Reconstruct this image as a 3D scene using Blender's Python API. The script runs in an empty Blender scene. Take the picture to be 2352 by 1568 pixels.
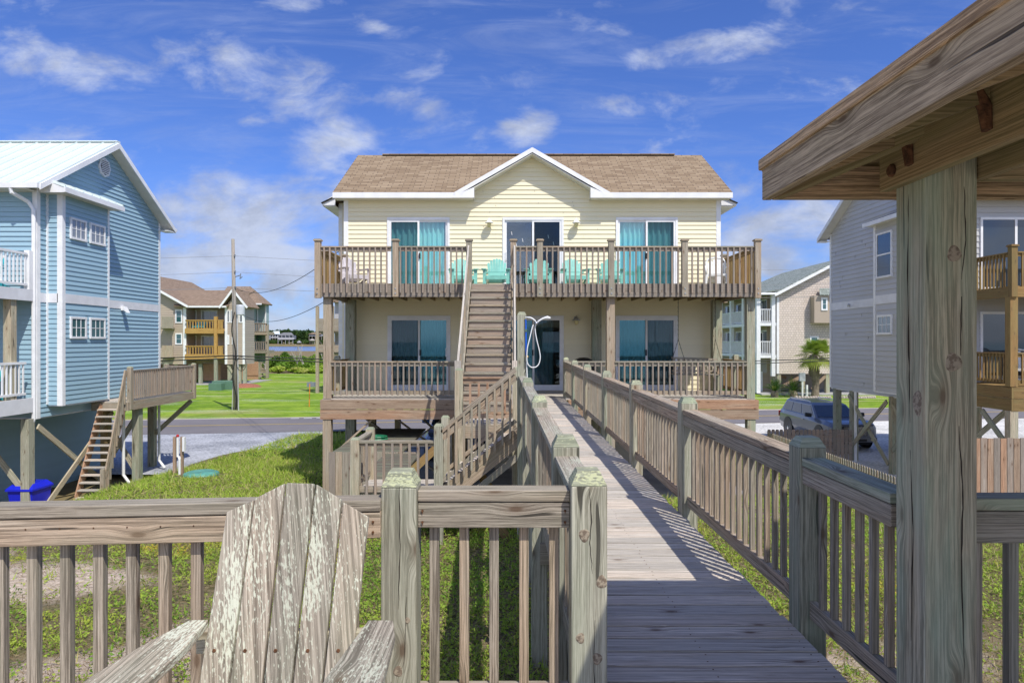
import bpy, bmesh, math, random
from mathutils import Vector, noise
import numpy as np
R=math.radians
rng=random.Random(7); nrg=np.random.default_rng(5)
sc=bpy.context.scene; COL=sc.collection
# ---------------- camera, sky, sun, exposure ----------------
F=1568.0   # focal length in units of a 2352 px wide frame
cam=bpy.data.cameras.new('camera'); cam.sensor_width=36; cam.lens=24; cam.clip_end=5000; cam.clip_start=.05
co=bpy.data.objects.new('camera',cam); COL.objects.link(co); co.location=(0,0,1.5); co.rotation_euler=(R(90),0,0); sc.camera=co
sc.view_settings.view_transform='Standard'; sc.view_settings.look='None'; sc.view_settings.gamma=1
sc.view_settings.exposure=0.40
SUN=Vector((.38,-.61,1.0)).normalized(); EL=math.asin(SUN.z); AZ=math.atan2(SUN.x,SUN.y)
sl=bpy.data.lights.new('sun','SUN'); sl.energy=3.5; sl.angle=R(.5); sl.color=(1,.955,.88)
so=bpy.data.objects.new('sun',sl); COL.objects.link(so); so.rotation_euler=SUN.to_track_quat('Z','Y').to_euler(); so.location=(20,-20,40)
w=bpy.data.worlds.new('World'); sc.world=w; w.use_nodes=True; wt=w.node_tree; wt.nodes.clear()
class G:
    "node graph helper"
    def __init__(s,nt): s.nt=nt
    def n(s,t,ins={},**kw):
        x=s.nt.nodes.new(t)
        for k,v in kw.items(): setattr(x,k,v)
        for k,v in ins.items(): s.set(x.inputs[k],v)
        return x
    def set(s,i,v):
        if isinstance(v,bpy.types.NodeSocket): s.nt.links.new(v,i)
        elif isinstance(v,tuple) and len(v)==3 and i.type=='RGBA': i.default_value=(*v,1)
        else: i.default_value=v
    def m(s,op,a,b=None,c=None,clamp=False):
        x=s.nt.nodes.new('ShaderNodeMath'); x.operation=op; x.use_clamp=clamp
        for i,v in enumerate((a,b,c)):
            if v is not None: s.set(x.inputs[i],v)
        return x.outputs[0]
    def mix(s,f,a,b,bt='MIX'):
        x=s.nt.nodes.new('ShaderNodeMix'); x.data_type='RGBA'; x.blend_type=bt
        s.set(x.inputs[0],f); s.set(x.inputs[6],a); s.set(x.inputs[7],b); return x.outputs[2]
    def noise(s,vec,scale=5,detail=3,rough=.55,dist=0,dim='3D'):
        x=s.n('ShaderNodeTexNoise',{'Scale':scale,'Detail':detail,'Roughness':rough,'Distortion':dist},noise_dimensions=dim)
        if vec is not None: s.set(x.inputs['Vector'],vec)
        return x.outputs[0]
    def mr(s,v,a,b,c=0,d=1,smooth=True):
        x=s.n('ShaderNodeMapRange',{0:v,1:a,2:b,3:c,4:d}); x.interpolation_type='SMOOTHSTEP' if smooth else 'LINEAR'; return x.outputs[0]
    def comb(s,x,y,z=0): return s.n('ShaderNodeCombineXYZ',{0:x,1:y,2:z}).outputs[0]
    def ramp(s,f,stops):
        x=s.nt.nodes.new('ShaderNodeValToRGB'); s.set(x.inputs[0],f); e=x.color_ramp.elements
        while len(e)<len(stops): e.new(.5)
        for q,(p,c) in zip(e,stops): q.position=p; q.color=(*c,1)
        return x.outputs[0]
g=G(wt)
sky=g.n('ShaderNodeTexSky'); sky.sky_type='NISHITA'; sky.sun_disc=False; sky.sun_elevation=EL; sky.sun_rotation=AZ
sky.altitude=0; sky.air_density=1.0; sky.dust_density=.4; sky.ozone_density=2.5
tc=g.n('ShaderNodeTexCoord'); sp=g.n('ShaderNodeSeparateXYZ',{0:tc.outputs['Generated']})
dx,dy,dz=sp.outputs
ay=g.m('MAXIMUM',g.m('ABSOLUTE',dy),.12)
U_=g.m('DIVIDE',dx,ay); W_=g.m('DIVIDE',dz,ay)
uw=g.comb(U_,W_)
blobs=[(150,140,230,62,.78,-.22),(640,175,230,95,.80,-.2),(430,120,120,50,.45,0),(770,310,120,55,.62,.3),(940,215,90,60,.85,.25),(1220,290,75,50,.85,.2),
 (1640,108,270,40,.82,.17),(600,480,270,85,.95,0),(1430,245,160,30,.42,.1),(2240,62,70,22,.7,.3),(860,62,34,16,.5,0),
 (582,268,44,36,.5,0),(60,12,80,26,.5,0),(1450,10,80,14,.4,0),(560,620,260,75,.80,0),(1820,540,180,120,.80,0),(1790,350,160,60,.35,0),(1000,390,500,40,.3,0),(690,8,90,20,.4,0)]
mask=None
for (cx,cy,rx,ry,wt_,rot) in blobs:
    u0=(cx-1176)/F; w0=(784-cy)/F
    a=g.m('SUBTRACT',U_,u0); b=g.m('SUBTRACT',W_,w0); c_,s_=math.cos(rot),math.sin(rot)
    p=g.m('ADD',g.m('MULTIPLY',a,c_*F/rx),g.m('MULTIPLY',b,s_*F/rx)); q=g.m('ADD',g.m('MULTIPLY',a,-s_*F/ry),g.m('MULTIPLY',b,c_*F/ry))
    r=g.m('ADD',g.m('MULTIPLY',p,p),g.m('MULTIPLY',q,q))
    v=g.m('MULTIPLY',g.mr(r,1.7,0),wt_)
    mask=v if mask is None else g.m('MAXIMUM',mask,v)
wv=g.n('ShaderNodeVectorMath',{0:uw,1:(1,1.9,1)},operation='MULTIPLY').outputs[0]
wn=g.n('ShaderNodeTexNoise',{'Vector':wv,'Scale':3.0,'Detail':4}).outputs[1]
wv=g.n('ShaderNodeVectorMath',{0:wv,1:g.n('ShaderNodeVectorMath',{0:g.n('ShaderNodeVectorMath',{0:wn,1:(.5,.5,.5)},operation='SUBTRACT').outputs[0],1:(.09,.06,0)},operation='MULTIPLY').outputs[0]},operation='ADD').outputs[0]
fb=g.noise(wv,6.5,10,.60,.25); fb2=g.noise(wv,2.2,6,.6,.4); 
low=g.mr(dz,.42,.02,.03,.36)
dens=g.m('ADD',g.m('ADD',g.m('MULTIPLY',mask,.64),low),g.m('ADD',g.m('MULTIPLY',g.m('SUBTRACT',fb,.5),3.0),g.m('MULTIPLY',g.m('SUBTRACT',fb2,.5),.7)))
rear=g.mr(dy,.15,-.25,0,.55)  # unseen brighter cloud added behind the camera, fill light for the front facades
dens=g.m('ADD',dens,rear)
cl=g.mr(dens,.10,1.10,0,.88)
# thin cirrus streaks
cv=g.n('ShaderNodeMapping',{'Vector':uw,'Rotation':(0,0,-.35),'Scale':(1.3,8,1)}).outputs[0]
cir=g.m('MULTIPLY',g.mr(g.noise(cv,2.4,8,.65,.9),.42,.80),.22)
cl=g.m('MAXIMUM',cl,cir)
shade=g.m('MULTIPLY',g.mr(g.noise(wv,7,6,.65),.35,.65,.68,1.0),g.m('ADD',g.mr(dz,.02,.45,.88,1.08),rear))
skc=g.mix(1.0,sky.outputs[0],(.40,.55,.98),'MULTIPLY')
cc=g.n('ShaderNodeVectorMath',{0:(4.3,4.7,5.7)},operation='SCALE'); g.set(cc.inputs['Scale'],shade)
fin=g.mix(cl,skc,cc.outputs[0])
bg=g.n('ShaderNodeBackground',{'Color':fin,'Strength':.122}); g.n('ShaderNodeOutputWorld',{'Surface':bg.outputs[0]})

# ---------------- materials ----------------
M={}
def newmat(name):
    m=bpy.data.materials.new(name); m.use_nodes=True; m.node_tree.nodes.clear(); M[name]=m
    return m,G(m.node_tree)
def fin_(g,col,rough=.8,bump=None,bs=.3,bd=.01,metal=0,spec=.5,normal=None,**kw):
    b=g.n('ShaderNodeBsdfPrincipled',{'Base Color':col,'Roughness':rough,'Metallic':metal,'Specular IOR Level':spec})
    for k,v in kw.items(): g.set(b.inputs[k.replace('_',' ')],v)
    if bump is not None:
        bn=g.n('ShaderNodeBump',{'Height':bump,'Strength':bs,'Distance':bd}); g.nt.links.new(bn.outputs[0],b.inputs['Normal'])
    g.n('ShaderNodeOutputMaterial',{'Surface':b.outputs[0]}); return b
def uvsep(g):
    t=g.n('ShaderNodeTexCoord'); s=g.n('ShaderNodeSeparateXYZ',{0:t.outputs['UV']}); return t,s.outputs[0],s.outputs[1]
def rndattr(g): return g.n('ShaderNodeAttribute',attribute_name='rnd').outputs['Fac']
def wood(name,light,dark,brown=(.30,.17,.09),bamt=.35,green=0,gcol=(.24,.32,.20),lichen=0,lcol=(.58,.62,.42),S=55,knots=.45,rough=.85,bs=.5,var=.3,gdist=.004,crack_t=.70):
    m,g=newmat(name); t,u,v=uvsep(g); rn=rndattr(g)
    kv=g.comb(g.m('MULTIPLY',u,2.1),g.m('MULTIPLY',v,5.5))
    vo=g.n('ShaderNodeTexVoronoi',{'Vector':kv,'Scale':1.0,'Randomness':1.0},voronoi_dimensions='2D')
    kd=vo.outputs['Distance']; ks=g.n('ShaderNodeSeparateColor',{0:vo.outputs['Color']}).outputs[0]
    on=g.m('GREATER_THAN',ks,1-knots)
    near=g.m('MULTIPLY',g.mr(kd,.30,.02),on)
    wav=g.noise(g.comb(g.m('MULTIPLY',u,1.3),g.m('MULTIPLY',v,6)),1,2)
    vv=g.m('ADD',g.m('ADD',g.m('MULTIPLY',v,S*2.5),g.m('MULTIPLY',wav,2.2)),g.m('MULTIPLY',near,2.2))
    gr=g.noise(g.comb(g.m('MULTIPLY',u,1.1),vv),1.0,6,.68)
    fine=g.noise(g.comb(g.m('MULTIPLY',u,7),g.m('MULTIPLY',vv,3.3)),1.0,4,.7)
    gg=g.m('ADD',g.m('MULTIPLY',gr,.62),g.m('MULTIPLY',fine,.38))
    col=g.mix(g.mr(gg,.425,.59),tuple(x*.72 for x in dark),tuple(x*.94 for x in light))
    pat=g.noise(g.comb(g.m('MULTIPLY',u,1.4),g.m('MULTIPLY',v,5),7.),1,4,.6)
    col=g.mix(g.m('MULTIPLY',g.mr(pat,.40,.66),.45),col,tuple(x*.62 for x in light))
    bn=g.noise(g.comb(g.m('MULTIPLY',u,.9),g.m('MULTIPLY',v,7)),1,3)
    bf=g.m('MULTIPLY',g.mr(g.m('ADD',bn,g.m('MULTIPLY',g.m('SUBTRACT',rn,.5),.5)),.38,.75),bamt)
    bt=max(brown); col=g.mix(bf,col,g.mix(1.0,col,tuple(.30+.70*c/bt for c in brown),'MULTIPLY'))
    col=g.mix(g.m('MULTIPLY',g.m('MULTIPLY',g.mr(kd,.20,.06),on),.35),col,tuple(x*.5 for x in brown))
    col=g.mix(g.m('MULTIPLY',g.m('MULTIPLY',g.mr(kd,.085,.03),on),.8),col,(.13,.075,.045))
    crack=g.mr(g.noise(g.comb(g.m('MULTIPLY',u,1.1),g.m('MULTIPLY',vv,.24)),1,2),crack_t,crack_t+.02)
    col=g.mix(g.m('MULTIPLY',crack,.8),col,(.03,.025,.02))
    if green>0:
        gn=g.noise(g.comb(g.m('MULTIPLY',u,1.2),g.m('MULTIPLY',v,6),.5),1,3)
        col=g.mix(g.m('MULTIPLY',g.mr(gn,.38,.68),green),col,gcol)
    if lichen>0:
        ln=g.noise(g.comb(g.m('MULTIPLY',u,42),g.m('MULTIPLY',v,150),2.),1,4,.6); l2=g.noise(g.comb(g.m('MULTIPLY',u,3),g.m('MULTIPLY',v,9),4.),1,2)
        lf=g.mr(g.m('ADD',ln,g.m('MULTIPLY',g.m('SUBTRACT',l2,.5),.7)),.66-.10*lichen,.72-.10*lichen)
        col=g.mix(g.m('MULTIPLY',lf,.75),col,lcol)
    sh=g.m('ADD',1-var*.5,g.m('MULTIPLY',rn,var)); sc_=g.n('ShaderNodeVectorMath',{0:col},operation='SCALE'); g.set(sc_.inputs['Scale'],sh)
    fin_(g,sc_.outputs[0],rough,g.m('SUBTRACT',gg,g.m('MULTIPLY',crack,.6)),bs,gdist,spec=.25); return m
wood('wood_gray',(.55,.485,.385),(.28,.24,.18),bamt=.4,green=.12)
wood('wood_front',crack_t=.675,light=(.57,.49,.385),dark=(.22,.18,.135),brown=(.33,.21,.13),bamt=.5,green=.10,S=48,bs=.9,gdist=.004)
wood('wood_post',crack_t=.66,light=(.62,.59,.46),dark=(.30,.28,.205),bamt=.45,green=.3,gcol=(.36,.41,.29),S=30,knots=.5,bs=.8)
wood('wood_postcap',(.42,.44,.32),(.25,.25,.18),green=.4,lichen=.8,S=40,knots=.1,lcol=(.56,.58,.34))
wood('wood_green',crack_t=.665,light=(.56,.54,.41),dark=(.27,.26,.185),bamt=.4,green=.5,gcol=(.28,.37,.26),S=28,knots=.5,bs=.8)
wood('wood_deck',(.78,.72,.63),(.40,.355,.30),brown=(.33,.25,.19),bamt=.35,S=45,knots=.2,var=.35,bs=.5)
wood('wood_brown',(.56,.42,.30),(.31,.205,.135),brown=(.36,.19,.10),bamt=.55,S=45,knots=.6,var=.3)
wood('wood_purple',(.48,.41,.34),(.27,.225,.18),bamt=.35,S=60,knots=.3,var=.35)
wood('wood_yellow',(.62,.40,.13),(.42,.24,.07),bamt=.2,S=50,knots=.3)
wood('wood_amber',(.40,.26,.11),(.24,.15,.055),bamt=.25,green=.25,gcol=(.25,.25,.10),S=50,knots=.4)
wood('wood_dark',(.50,.38,.21),(.26,.195,.10),bamt=.3,green=.35,gcol=(.17,.19,.05),S=60,knots=.2)
wood('wood_roofedge',(.74,.57,.38),(.30,.215,.135),brown=(.34,.23,.13),bamt=.5,green=.10,gcol=(.16,.19,.05),S=30,knots=.35,bs=.9,gdist=.006)
wood('wood_lichen',(.52,.46,.37),(.20,.17,.13),bamt=.2,green=.15,lichen=1.0,S=36,knots=.25,bs=.8,lcol=(.62,.64,.50))
wood('wood_cap_lichen',(.49,.45,.37),(.25,.22,.175),bamt=.3,green=.2,lichen=.9,S=48,lcol=(.50,.53,.40))
wood('wood_shaded',(.20,.175,.14),(.11,.095,.075),bamt=.2,green=.3,S=45)  # dark tone paints the shade into the low platform planks
wood('wood_pole',(.50,.45,.39),(.29,.25,.21),bamt=.5,green=.15,S=30,knots=.1)
def paint(name,c,rough=.5,var=.06,nscale=3,spec=.4,metal=0,bs=.05):
    m,g=newmat(name); t=g.n('ShaderNodeTexCoord'); nz=g.noise(t.outputs['Object'],nscale,4)
    col=g.mix(g.mr(nz,.3,.7),tuple(x*(1-var) for x in c),tuple(min(1,x*(1+var)) for x in c))
    fin_(g,col,rough,nz,bs,.01,spec=spec,metal=metal); return m
def siding_mat(name,c,var=.05,rough=.45,dirt=.12):
    m,g=newmat(name); t,u,v=uvsep(g); rn=rndattr(g)
    n1=g.noise(g.comb(g.m('MULTIPLY',u,.6),g.m('MULTIPLY',v,.8)),1,4); n2=g.noise(g.comb(g.m('MULTIPLY',u,5),g.m('MULTIPLY',v,40)),1,3)
    s=g.m('ADD',g.m('ADD',1-var,g.m('MULTIPLY',rn,var)),g.m('MULTIPLY',g.m('SUBTRACT',n2,.5),.07))
    col=g.mix(g.m('MULTIPLY',g.mr(n1,.45,.75),dirt),c,tuple(x*y for x,y in zip(c,(.78,.76,.68))))
    x=g.n('ShaderNodeVectorMath',{0:col},operation='SCALE'); g.set(x.inputs['Scale'],s)
    fin_(g,x.outputs[0],rough,g.noise(g.comb(g.m('MULTIPLY',u,30),g.m('MULTIPLY',v,90)),1,2),.12,.003,spec=.4)
siding_mat('siding_yellow',(.87,.79,.55)); siding_mat('siding_blue',(.32,.48,.57)); siding_mat('siding_gray',(.50,.495,.49),dirt=.3)
siding_mat('siding_tan',(.44,.36,.28)); siding_mat('siding_shake',(.56,.48,.42),var=.14); siding_mat('siding_sage',(.33,.42,.40)); siding_mat('siding_cream',(.62,.56,.44))
paint('white_trim',(.80,.80,.80)); paint('soffit',(.70,.68,.60)); paint('band_white',(.72,.72,.74)); paint('plastic_teal',(.20,.50,.42),.45,.12,6)
paint('paint_turquoise',(.05,.45,.50),.5); paint('plastic_white',(.78,.78,.74),.4); paint('chair_gray',(.50,.46,.47),.6,.12,8)
paint('alu',(.58,.60,.62),.35,.04,metal=.5); paint('black_rubber',(.02,.02,.022),.8); paint('black_plastic',(.02,.02,.022),.4)
paint('bin_blue',(.01,.02,.55),.35); paint('pvc',(.78,.78,.76),.35); paint('lid_green',(.10,.30,.24),.5,.2); paint('box_green',(.10,.19,.13),.6)
paint('galv',(.45,.46,.47),.5,.15,metal=.6); paint('rust',(.12,.055,.025),.95,.5,40,bs=.8); paint('hose_green',(.02,.22,.10),.4); paint('shower_blue',(.01,.10,.55),.4)
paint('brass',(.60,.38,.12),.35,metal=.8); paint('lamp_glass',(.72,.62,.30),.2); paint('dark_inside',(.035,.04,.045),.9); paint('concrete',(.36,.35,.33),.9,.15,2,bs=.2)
paint('red',(.45,.02,.02),.5); paint('orange',(.75,.22,.03),.6); paint('chrome',(.6,.6,.6),.15,metal=1); 
def knotm():
    m,g=newmat('knot'); t,u,v=uvsep(g); n=g.noise(t.outputs['Object'],60,3); fin_(g,g.mix(g.mr(n,.4,.6),(.19,.145,.105),(.36,.30,.22)),.9,n,.8,.004,spec=.2)
knotm()
paint('crack',(.03,.022,.016),1.0)
paint('joint_gray',(.34,.34,.35),.8);paint('conduit_gray',(.42,.42,.41),.5);paint('wire',(.012,.012,.012),.6); paint('transformer',(.55,.58,.60),.4)
paint('light_wire',(.25,.25,.26),.6); paint('white_mark',(.85,.85,.85),.5); paint('mulch',(.30,.12,.07),.95,.4,20,bs=.9); paint('sign_blue',(.10,.45,.75),.5); paint('reflector',(.05,.6,.1),.5)
paint('far_gray',(.20,.22,.25),.8); paint('far_tan',(.36,.32,.28),.8); paint('far_white',(.42,.42,.44),.8); paint('deadwood',(.42,.38,.33),.9,.2,20)
paint('rock',(.45,.38,.34),.9,.25,8,bs=.7); paint('bag_white',(.75,.75,.75),.5); paint('cushion_print',(.30,.33,.33),.8,.6,14); paint('tail_red',(.35,.01,.01),.2)
def metalroof():
    m,g=newmat('roof_metal'); t,u,v=uvsep(g); fin_(g,g.mix(g.noise(t.outputs['Object'],.8,3),(.58,.66,.65),(.70,.77,.75)),.35,spec=.5)
metalroof()
def shingle(name,cols,bw=.32,rh=.14,mort=(.07,.05,.04)):
    m,g=newmat(name); t,u,v=uvsep(g)
    br=g.n('ShaderNodeTexBrick',{'Vector':g.comb(u,v),'Scale':1.0,'Mortar Size':.012,'Mortar Smooth':.3,'Brick Width':bw,'Row Height':rh,'Color1':(0,0,0),'Color2':(1,1,1),'Mortar':(.5,.5,.5),'Bias':0},offset=.37,offset_frequency=2)
    nz=g.noise(g.comb(g.m('MULTIPLY',u,90),g.m('MULTIPLY',v,90)),1,2); big=g.noise(g.comb(g.m('MULTIPLY',u,.7),g.m('MULTIPLY',v,1.2)),1,4)
    f=g.m('ADD',g.m('MULTIPLY',br.outputs[0],.75),g.m('MULTIPLY',nz,.25))
    c=g.ramp(f,[(0,cols[0]),(.45,cols[1]),(1,cols[2])]); c=g.mix(g.m('MULTIPLY',g.mr(big,.4,.7),.25),c,cols[0])
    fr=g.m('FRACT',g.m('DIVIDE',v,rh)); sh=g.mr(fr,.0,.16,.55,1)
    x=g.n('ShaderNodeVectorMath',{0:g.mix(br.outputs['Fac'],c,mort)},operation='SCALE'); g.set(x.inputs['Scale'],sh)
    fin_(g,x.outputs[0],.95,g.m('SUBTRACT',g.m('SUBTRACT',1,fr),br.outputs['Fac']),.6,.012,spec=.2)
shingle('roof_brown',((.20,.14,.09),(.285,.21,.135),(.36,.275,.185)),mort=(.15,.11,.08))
shingle('roof_tan',((.22,.16,.11),(.29,.21,.15),(.35,.26,.19))); shingle('roof_green',((.20,.235,.21),(.28,.32,.29),(.36,.40,.37)),.4,.16); shingle('roof_far',((.15,.16,.17),(.2,.21,.22),(.25,.26,.27)))
shingle('shake_wall',((.60,.51,.43),(.68,.585,.50),(.72,.62,.54)),.22,.19,(.38,.32,.28))
def glassm(name,tint=(.5,.62,.64),refl=.18,rough=.01,gc=(.9,.95,1)):
    m,g=newmat(name)
    tr=g.n('ShaderNodeBsdfTransparent',{'Color':tint}); gl=g.n('ShaderNodeBsdfGlossy',{'Color':gc,'Roughness':rough})
    fr=g.n('ShaderNodeFresnel',{'IOR':1.5}).outputs[0]; f=g.m('ADD',g.m('MULTIPLY',fr,1-refl),refl,clamp=True)
    s=g.n('ShaderNodeMixShader',{0:f}); g.nt.links.new(tr.outputs[0],s.inputs[1]); g.nt.links.new(gl.outputs[0],s.inputs[2]); g.n('ShaderNodeOutputMaterial',{'Surface':s.outputs[0]})
glassm('glass',(.88,.95,.95),.08); glassm('glass_screen',(.66,.72,.74),.02,gc=(.5,.6,.65)); glassm('glass_deep',(.68,.84,.88),.12,rough=.06,gc=(.33,.60,.66)); glassm('glass_car',(.12,.14,.15),.12)
def pane_mat(name,c,refl=.25):
    m,g=newmat(name); fin_(g,c,.06,spec=.9,Coat_Weight=.4)
pane_mat('pane_dark',(.02,.03,.04)); pane_mat('pane_teal',(.03,.10,.11)); pane_mat('pane_curtain',(.25,.26,.26))
def curtain(name,c):
    m,g=newmat(name); t,u,v=uvsep(g); b=fin_(g,g.mix(g.noise(g.comb(g.m('MULTIPLY',u,20),g.m('MULTIPLY',v,1)),1,3),tuple(x*.7 for x in c),c),.8)
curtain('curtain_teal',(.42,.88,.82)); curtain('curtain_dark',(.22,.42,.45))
def carpaint(name,c):
    m,g=newmat(name); fin_(g,c,.35,metal=.55,spec=.5,Coat_Weight=.8,Coat_Roughness=.06)
carpaint('car_silver',(.18,.19,.21)); carpaint('car_blue',(.12,.22,.52)); carpaint('car_white',(.75,.75,.75))
def groundm():
    m,g=newmat('ground_mix'); t=g.n('ShaderNodeTexCoord'); P=t.outputs['Object']; a=g.n('ShaderNodeAttribute',attribute_name='veg').outputs['Fac']
    n1=g.noise(P,.7,6,.6); n2=g.noise(P,14,5,.6); n3=g.noise(P,90,2)
    sand=g.mix(g.mr(n2,.3,.7),(.38,.30,.22),(.68,.57,.46)); sand=g.mix(g.m('MULTIPLY',g.mr(n3,.5,.62),.5),sand,(.17,.12,.08))
    litter=g.mix(g.mr(n2,.35,.65),(.07,.075,.025),(.24,.19,.11))
    col=g.mix(g.mr(g.m('ADD',a,g.m('MULTIPLY',g.m('SUBTRACT',n2,.5),.8)),.35,.62),sand,litter)
    fin_(g,col,.95,g.m('ADD',n2,g.m('MULTIPLY',n3,.3)),.8,.04,spec=.1)
groundm()
def lawnm():
    m,g=newmat('lawn'); t=g.n('ShaderNodeTexCoord'); P=t.outputs['Object']
    n0=g.noise(P,.09,5,.6); n1=g.noise(P,.5,6,.65); n2=g.noise(P,6,5,.7); n3=g.noise(P,30,2)
    c=g.mix(g.mr(n1,.35,.65),(.14,.25,.02),(.29,.41,.045)); c=g.mix(g.m('MULTIPLY',g.mr(n2,.4,.7),.5),c,(.08,.18,.016))
    c=g.mix(g.m('MULTIPLY',g.mr(n0,.52,.68),.75),c,(.33,.32,.10))
    mp=g.n('ShaderNodeMapping',{'Vector':P,'Scale':(.25,1.1,1)}).outputs[0]
    clo=g.m('MULTIPLY',g.mr(g.noise(mp,.35,4,.6),.53,.62),g.mr(n3,.5,.6)); c=g.mix(g.m('MULTIPLY',clo,.8),c,(.62,.62,.50))
    bare=g.mr(g.noise(g.n('ShaderNodeMapping',{'Vector':P,'Scale':(.12,.7,1),'Location':(3,7,0)}).outputs[0],1.2,5,.65),.57,.68); c=g.mix(g.m('MULTIPLY',bare,.75),c,(.46,.38,.25))
    fin_(g,c,.95,g.m('ADD',n2,n3),.7,.06,spec=.08)
lawnm()
def simple_noise(name,c1,c2,s1,s2,bs=.3,bd=.02,c3=None,rough=.95):
    m,g=newmat(name); t=g.n('ShaderNodeTexCoord'); P=t.outputs['Object']; a=g.noise(P,s1,5,.6); b=g.noise(P,s2,3,.7)
    c=g.mix(g.mr(g.m('ADD',g.m('MULTIPLY',a,.4),g.m('MULTIPLY',b,.6)),.38,.62),c1,c2)
    if c3: c=g.mix(g.mr(a,.55,.7),c,c3)
    fin_(g,c,rough,b,bs,bd,spec=.2)
simple_noise('asphalt',(.155,.145,.150),(.205,.19,.195),.4,40); simple_noise('gravel',(.20,.21,.23),(.50,.51,.54),.5,9,.8,.05); simple_noise('gravel_white',(.40,.39,.36),(.75,.73,.68),.5,9,.8,.05)
simple_noise('beach_sand',(.55,.48,.38),(.68,.60,.48),.2,8);simple_noise('marsh',(.17,.13,.06),(.25,.20,.10),.02,.4,c3=(.10,.13,.035)); simple_noise('verge',(.38,.33,.26),(.55,.50,.42),1,20)
def water():
    m,g=newmat('water'); t=g.n('ShaderNodeTexCoord'); fin_(g,(.10,.17,.33),.25,g.noise(t.outputs['Object'],.5,4),.3,.3,spec=.3)
water()
def leafm(name,ramp,trans=.4):
    m,g=newmat(name); rn=rndattr(g); c=g.ramp(rn,ramp); b=g.n('ShaderNodeBsdfPrincipled',{'Base Color':c,'Roughness':.6,'Specular IOR Level':.25})
    tl=g.n('ShaderNodeBsdfTranslucent',{'Color':c}); s=g.n('ShaderNodeMixShader',{0:trans}); g.nt.links.new(b.outputs[0],s.inputs[1]); g.nt.links.new(tl.outputs[0],s.inputs[2])
    g.n('ShaderNodeOutputMaterial',{'Surface':s.outputs[0]})
leafm('leaf_cover',[(0,(.06,.13,.018)),(.35,(.19,.35,.04)),(.75,(.42,.52,.07)),(.9,(.42,.42,.06)),(1,(.55,.42,.06))])
leafm('grass_blade',[(0,(.21,.34,.035)),(.5,(.42,.56,.07)),(.82,(.56,.52,.18)),(1,(.50,.42,.22))])
leafm('dry_stem',[(0,(.16,.10,.05)),(1,(.36,.27,.15))])
leafm('leaf_shrub',[(0,(.05,.12,.015)),(.5,(.16,.30,.03)),(1,(.32,.42,.05))]); leafm('leaf_tree',[(0,(.022,.05,.016)),(.6,(.055,.11,.025)),(1,(.12,.20,.04))])
leafm('leaf_palm',[(0,(.12,.22,.025)),(.5,(.30,.40,.06)),(.85,(.38,.38,.10)),(1,(.42,.32,.14))]); leafm('leaf_sago',[(0,(.025,.075,.012)),(.7,(.07,.16,.02)),(1,(.25,.26,.06))])
simple_noise('bark',(.16,.12,.09),(.30,.25,.19),4,25,.9,.05)

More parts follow.
